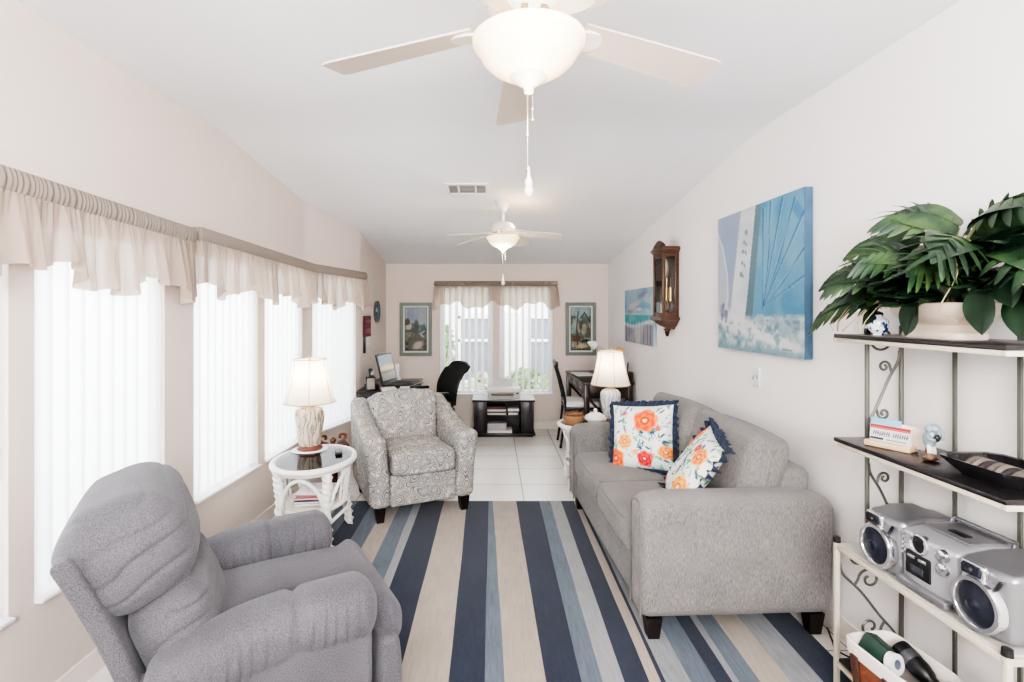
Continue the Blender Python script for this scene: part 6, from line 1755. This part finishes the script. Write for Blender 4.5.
def figurine():
    t = thing('figurine', 'small grey-blue animal figurine with white legs and brown base on the middle shelf', 'figurine', (1.485, 1.765, S2), .3)
    mg = M('figurine_blue_grey', (132, 148, 156), .35, var=.2, vs=60); mb = M('figurine_brown', (126, 100, 82), .6, var=.3, vs=50); mw = M('figurine_white', (214, 212, 212), .4)
    g = G(); g.ball((.0, 0, .012), .02, 14, 8, (1.5, 1.2, .6)); g.ball((.018, .01, .022), .016, 12, 8, (1, 1, 1.2)); g.ball((-.02, -.012, .016), .013, 12, 8); g.build('base', mb, t)
    for s in (-1, 1):
        g = G(); g.tube([(s * .009, -.006, .010), (s * .010, -.004, .030), (s * .008, 0, .054)], [.008, .0068, .008], 10); g.build('leg', mw, t)
    g = G(); g.tube(crom([(0, .002, .048), (0, .002, .068), (0, -.002, .088), (0, -.006, .100)], 5), [.014 + .006 * math.sin(PI * i / 15) for i in range(16)], 14); b = g.build('torso', mg, t)
    g = G(); g.ball((0, -.010, .110), .016, 16, 10, (1, 1.15, .95)); g.tube(crom([(0, -.024, .108), (0, -.036, .100), (0, -.038, .085)], 4), [.007, .0065, .006, .006, .0055, .005, .005, .005, .0045], 8); h = g.build('head', mg, t)
    for s in (-1, 1):
        g = G(); g.ball((s * .018, -.004, .110), .013, 12, 8, (.35, .9, 1.1)); g.build('ear', mg, h)
        g = G(); g.tube(crom([(s * .015, -.004, .088), (s * .026, -.014, .078), (s * .018, -.026, .074)], 4), .006, 8); g.build('arm', mg, t)
    g = G(); g.ball((-.012, -.028, .082), .010, 12, 8, (1, .8, 1.3)); g.build('held_bundle', m_dark, t)
figurine()
# shallow black tray with a ribbed insert
t = thing('serving_tray', 'black ceramic tray with sloped sides and grey-brown contents on the middle shelf', 'tray', (1.52, 1.548, S2))
mt = M('black_glaze', (40, 38, 40), .18, var=.15, vs=14)
def oct_(w, d, z, c=.3): return [(-w / 2 + c * w * .5, -d / 2, z), (w / 2 - c * w * .5, -d / 2, z), (w / 2, -d / 2 + c * d * .4, z), (w / 2, d / 2 - c * d * .4, z), (w / 2 - c * w * .5, d / 2, z), (-w / 2 + c * w * .5, d / 2, z), (-w / 2, d / 2 - c * d * .4, z), (-w / 2, -d / 2 + c * d * .4, z)]
rs = [oct_(.13, .17, .0), oct_(.135, .18, .006), oct_(.20, .265, .046), oct_(.205, .27, .052), oct_(.185, .245, .050), oct_(.12, .16, .012)]
vs = [p for r_ in rs for p in r_]; n = 8
g = G(); g.raw(vs, [tuple(reversed(range(n)))] + [(k * n + i, k * n + (i + 1) % n, (k + 1) * n + (i + 1) % n, (k + 1) * n + i) for k in range(5) for i in range(n)] + [tuple(range(5 * n, 6 * n))]); g.build('dish', mt, t, ang=25)
for i in range(7):
    g = G(); y = -.075 + .024 * i; g.tube(crom([(-.055, y, .026), (-.01, y + .006, .042), (.05, y - .004, .030)], 4), [.008, .010, .011, .012, .012, .011, .010, .009, .007], 8); g.build('contents', M('driftwood_strip', [(98, 88, 82), (52, 47, 46), (118, 108, 100)][i % 3], .7, var=.3, vs=40), t)

# ------------------------------------------------------------------ silver boombox on the glass shelf
m_silver = M('silver_plastic', (136, 136, 140), .30, .6); m_silver2 = M('light_silver_plastic', (172, 172, 176), .33, .35); m_cone = M('speaker_cone', (24, 28, 42), .7, bmp=.3, bs=300)
m_chrome = M('bright_chrome', (214, 214, 218), .15, .9); m_taupe = M('taupe_plastic', (120, 112, 104), .5)
def boombox():
    t = thing('boombox', 'silver portable stereo with two round speakers on the glass shelf', 'stereo', (1.515, 1.692, S3 + .0005), -PI / 2 + .03)
    # local: width along x (+x near camera), front = -y
    H = .205
    for s in (-1, 1):
        w, d = .168, .20; xc = s * .188
        def fn(p, s=s):
            x, y, z = p; k = z / H
            return (x * (1 - .05 * abs(k)), y - (.022 * (1 - (x / .084) ** 2) if y < 0 else 0) + (.0 if y < 0 else -.02 * (s * x > 0)) - (.018 * max(0, k) if y < 0 else 0) * -1, z - (.016 * max(0, -y + .0) / .1 if z > 0 else 0))
        g = G(); g.rb((xc, 0, H / 2 + .004), (w, d, H), .018, 3, (6, 4, 6), fn); c = g.build('speaker_cabinet', m_silver, t)
        g = G(); g.rb((xc, .03, H / 2 + .004), (w + .003, .10, H - .012), .012, 2); g.build('side_panel', m_taupe, c)
        fy = -d / 2 - .026
        def rot_ring(rad, tube_r, cz, y, mat, nm, par, disc=False):
            g = G()
            if disc: g.lathe([(0, .010), (rad * .22, .012), (rad * .26, .016), (rad * .3, .006), (rad * .9, -.004), (rad, -.006), (rad, -.02), (0, -.02)], 36)
            else: g.lathe([(rad - tube_r, -.014), (rad - tube_r, .002), (rad - tube_r * .6, .008), (rad + tube_r * .6, .008), (rad + tube_r, .0), (rad + tube_r, -.018)], 40, cap=False)
            for i in range(len(g.v)): x, y_, z = g.v[i]; g.v[i] = (xc + x, y - z, cz + y_)
            return g.build(nm, mat, par)
        rot_ring(.068, .009, .083, fy - .002, m_chrome, 'woofer_ring', c); rot_ring(.060, 0, .083, fy - .004, m_cone, 'woofer', c, True)
        g = G(); g.ball((xc, fy - .010, .083), .014, 16, 8, (1, .6, 1)); g.build('dust_cap', m_cone, c)
        g = G(); g.rb((xc - .012, fy + .006, .176), (.078, .020, .044), .010, 2); g.build('tweeter_frame', m_chrome, c)
        g = G(); g.rb((xc - .012, fy - .002, .176), (.060, .014, .032), .006, 2); g.build('tweeter', m_cone, c)
        g = G(); g.ball((xc - .012, fy - .008, .176), .011, 14, 8); g.build('tweeter_dome', m_dark, c)
        g = G(); g.rb((xc + .052, fy + .010, .158), (.008, .010, .04), .003, 1, rot=(0, .5, 0)); g.build('bass_port', m_dark, c)
    def cfn(p): return (p[0], p[1] - (.012 * (1 - (p[0] / .1) ** 2) if p[1] < 0 else 0), p[2] - (.02 * max(0, -p[1]) / .1 if p[2] > 0 else 0))
    g = G(); g.rb((0, .0, .108), (.208, .205, .192), .012, 2, (6, 4, 4), cfn); c = g.build('player_unit', m_silver2, t)
    fy = -.1145
    g = G(); g.rb((0, .02, .203), (.16, .13, .008), .004, 1); g.build('disc_lid', m_silver, c)
    g = G(); g.rb((.01, -.005, .2085), (.06, .03, .004), .002, 1); g.build('lid_window', m_dark, c)
    def dial(x, z, rad, mat, nm, dome=.012):
        g = G(); g.lathe([(0, dome), (rad * .5, dome * .95), (rad * .85, dome * .7), (rad, 0), (rad, -.012), (0, -.012)], 30)
        for i in range(len(g.v)): a, b_, z_ = g.v[i]; g.v[i] = (x + a, fy + .004 - z_, z + b_)
        return g.build(nm, mat, c)
    g = G(); g.lathe([(.030, -.01), (.030, .004), (.034, .008), (.040, .004), (.040, -.012)], 34, cap=False)
    for i in range(len(g.v)): a, b_, z_ = g.v[i]; g.v[i] = (-.022 + a, fy + .006 - z_, .158 + b_ * .85)
    g.build('display_bezel', m_chrome, c)
    dial(-.022, .158, .029, m_dark, 'display', .005)
    dial(.062, .160, .022, m_chrome, 'volume_knob'); dial(.062, .118, .022, m_chrome, 'tuning_knob')
    g = G(); g.rb((-.024, fy + .004, .088), (.098, .016, .078), .006, 2); cd_ = g.build('cassette_door', m_dark, c)
    for k in (-1, 1):
        g = G(); g.rb((-.024 + k * .022, fy - .005, .112), (.030, .006, .010), .002, 1); g.build('key', m_chrome, cd_)
    g = G(); g.rb((-.024, fy - .005, .075), (.05, .004, .022), .006, 2); g.build('cassette_window', M('smoked_window', (60, 62, 70), .15), cd_)
    g = G(); g.rb((0.0, fy - .004, .020), (.19, .03, .022), .006, 2); g.build('front_lip', m_silver, c)
    for k in range(5):
        g = G(); g.rb((-.088, fy + .006, .175 - .017 * k), (.010, .008, .009), .002, 1); g.build('button', m_chrome, c)
    for s in (-1, 1):
        g = G(); g.tube([(s * .105, .075, .195), (s * .105, .08, .212)], .007, 8); g.build('handle_pivot', m_silver, t)
    g = G(); g.tube([(-.105, .08, .212), (-.10, .088, .214), (.10, .088, .214), (.105, .08, .212)], .007, 8); g.build('handle', m_silver, t)
boombox()

# ------------------------------------------------------------------ lined basket on the bottom shelf with bits in it
m_wk = M('brown_wicker', (122, 70, 48), .65, var=.3, vs=50, vsc=(1, 1, 4), bmp=.6, bs=70); m_liner = M('white_basket_liner', (226, 216, 210), .85, var=.04, vs=10)
BX, BY = 1.412, 1.80
t = thing('lined_basket', 'brown wicker basket with white liner on the bottom shelf of the rack', 'basket', (BX, BY, S4), .12)
def rr(w, d, z, n=36, e=.35):
    out = []
    for i in range(n):
        a = 2 * PI * i / n; c, q = math.cos(a), math.sin(a); out.append((math.copysign(abs(c) ** e, c) * w / 2, math.copysign(abs(q) ** e, q) * d / 2, z))
    return out
def shell_(rs, cap0=True, cap1=False):
    n = 36; vs = [p for r_ in rs for p in r_]; fs = [(k * n + i, k * n + (i + 1) % n, (k + 1) * n + (i + 1) % n, (k + 1) * n + i) for k in range(len(rs) - 1) for i in range(n)]
    if cap0: fs.append(tuple(reversed(range(n))))
    if cap1: fs.append(tuple(range((len(rs) - 1) * n, len(rs) * n)))
    return G().raw(vs, fs)
shell_([rr(.17, .25, 0), rr(.185, .265, .06), rr(.20, .285, .165), rr(.196, .281, .165), rr(.18, .26, .06), rr(.165, .245, .006)], True, True).build('wicker', m_wk, t)
shell_([rr(.207, .292, .150), rr(.212, .297, .17), rr(.21, .295, .196), rr(.198, .283, .200), rr(.19, .272, .19), rr(.178, .256, .06), rr(.16, .24, .010)], False, True).build('liner', m_liner, t)
for yy in (-.05, .08):
    g = G(); g.rb((-.098, yy, .08), (.008, .03, .16), .003, 1, rot=(0, -.10, 0)); g.build('strap', M('dark_strap', (78, 50, 40), .6), t)
tag(G().rb((0, 0, 0), (.06, .085, .10), .006, 2).build('green_box', M('dark_green_card', (36, 62, 52), .5, var=.2), loc=(1.385, 1.885, S4 + .155), rot=(.25, .35, .35)), 'dark green carton leaning in the lined basket', 'box')
t = thing('tape_roll', 'white roll of tape standing beside the green carton in the lined basket', 'tape', (1.40, 1.815, S4 + .165)); t.rotation_euler = (PI / 2 - .2, .2, .3)
g = G(); g.lathe([(.016, -.012), (.034, -.012), (.034, .012), (.016, .012), (.016, -.012)], 28, cap=False); g.build('tape', m_white, t); g = G(); g.lathe([(.013, -.012), (.0165, -.012), (.0165, .012), (.013, .012), (.013, -.012)], 24, cap=False); g.build('core', M('tape_core', (120, 124, 140), .5), t)
t = thing('bottle', 'black bottle lying across the lined basket', 'bottle', (1.462, 1.86, S4 + .185)); t.rotation_euler = (PI / 2 + .35, 0, .15)
g = G(); g.lathe([(0, -.01), (.030, -.01), (.033, .0), (.033, .08), (.027, .105), (.02, .115), (.02, .14), (0, .14)], 24); g.build('body', m_blackp, t)
g = G(); g.lathe([(0, .138), (.025, .138), (.025, .165), (.02, .17), (0, .17)], 20); g.build('cap', m_dark, t); g = G(); g.lathe([(.0335, .02), (.0342, .021), (.0342, .05), (.0335, .051)], 24, cap=False); g.build('label_band', M('bottle_band', (70, 70, 74), .5), t)
tag(G().lathe([(0, 0), (.03, 0), (.033, .03), (.03, .07), (.02, .075), (0, .075)], 20).build('red_jar', M('dark_red_glaze', (88, 40, 40), .4), loc=(1.39, 1.715, S4 + .08), rot=(.3, .3, 0)), 'dark red jar low in the lined basket under the tape roll', 'jar')
# cord on the floor behind the sofa leg
cp = crom([(1.62, 2.52, .01), (1.585, 2.43, .006), (1.56, 2.36, .006), (1.60, 2.29, .006), (1.635, 2.22, .02), (1.64, 2.18, .10)], 8)
tag(G().tube(cp, .004, 6).build('power_cord', m_dark), 'black power cord on the floor between the sofa leg and the rack', 'cord')
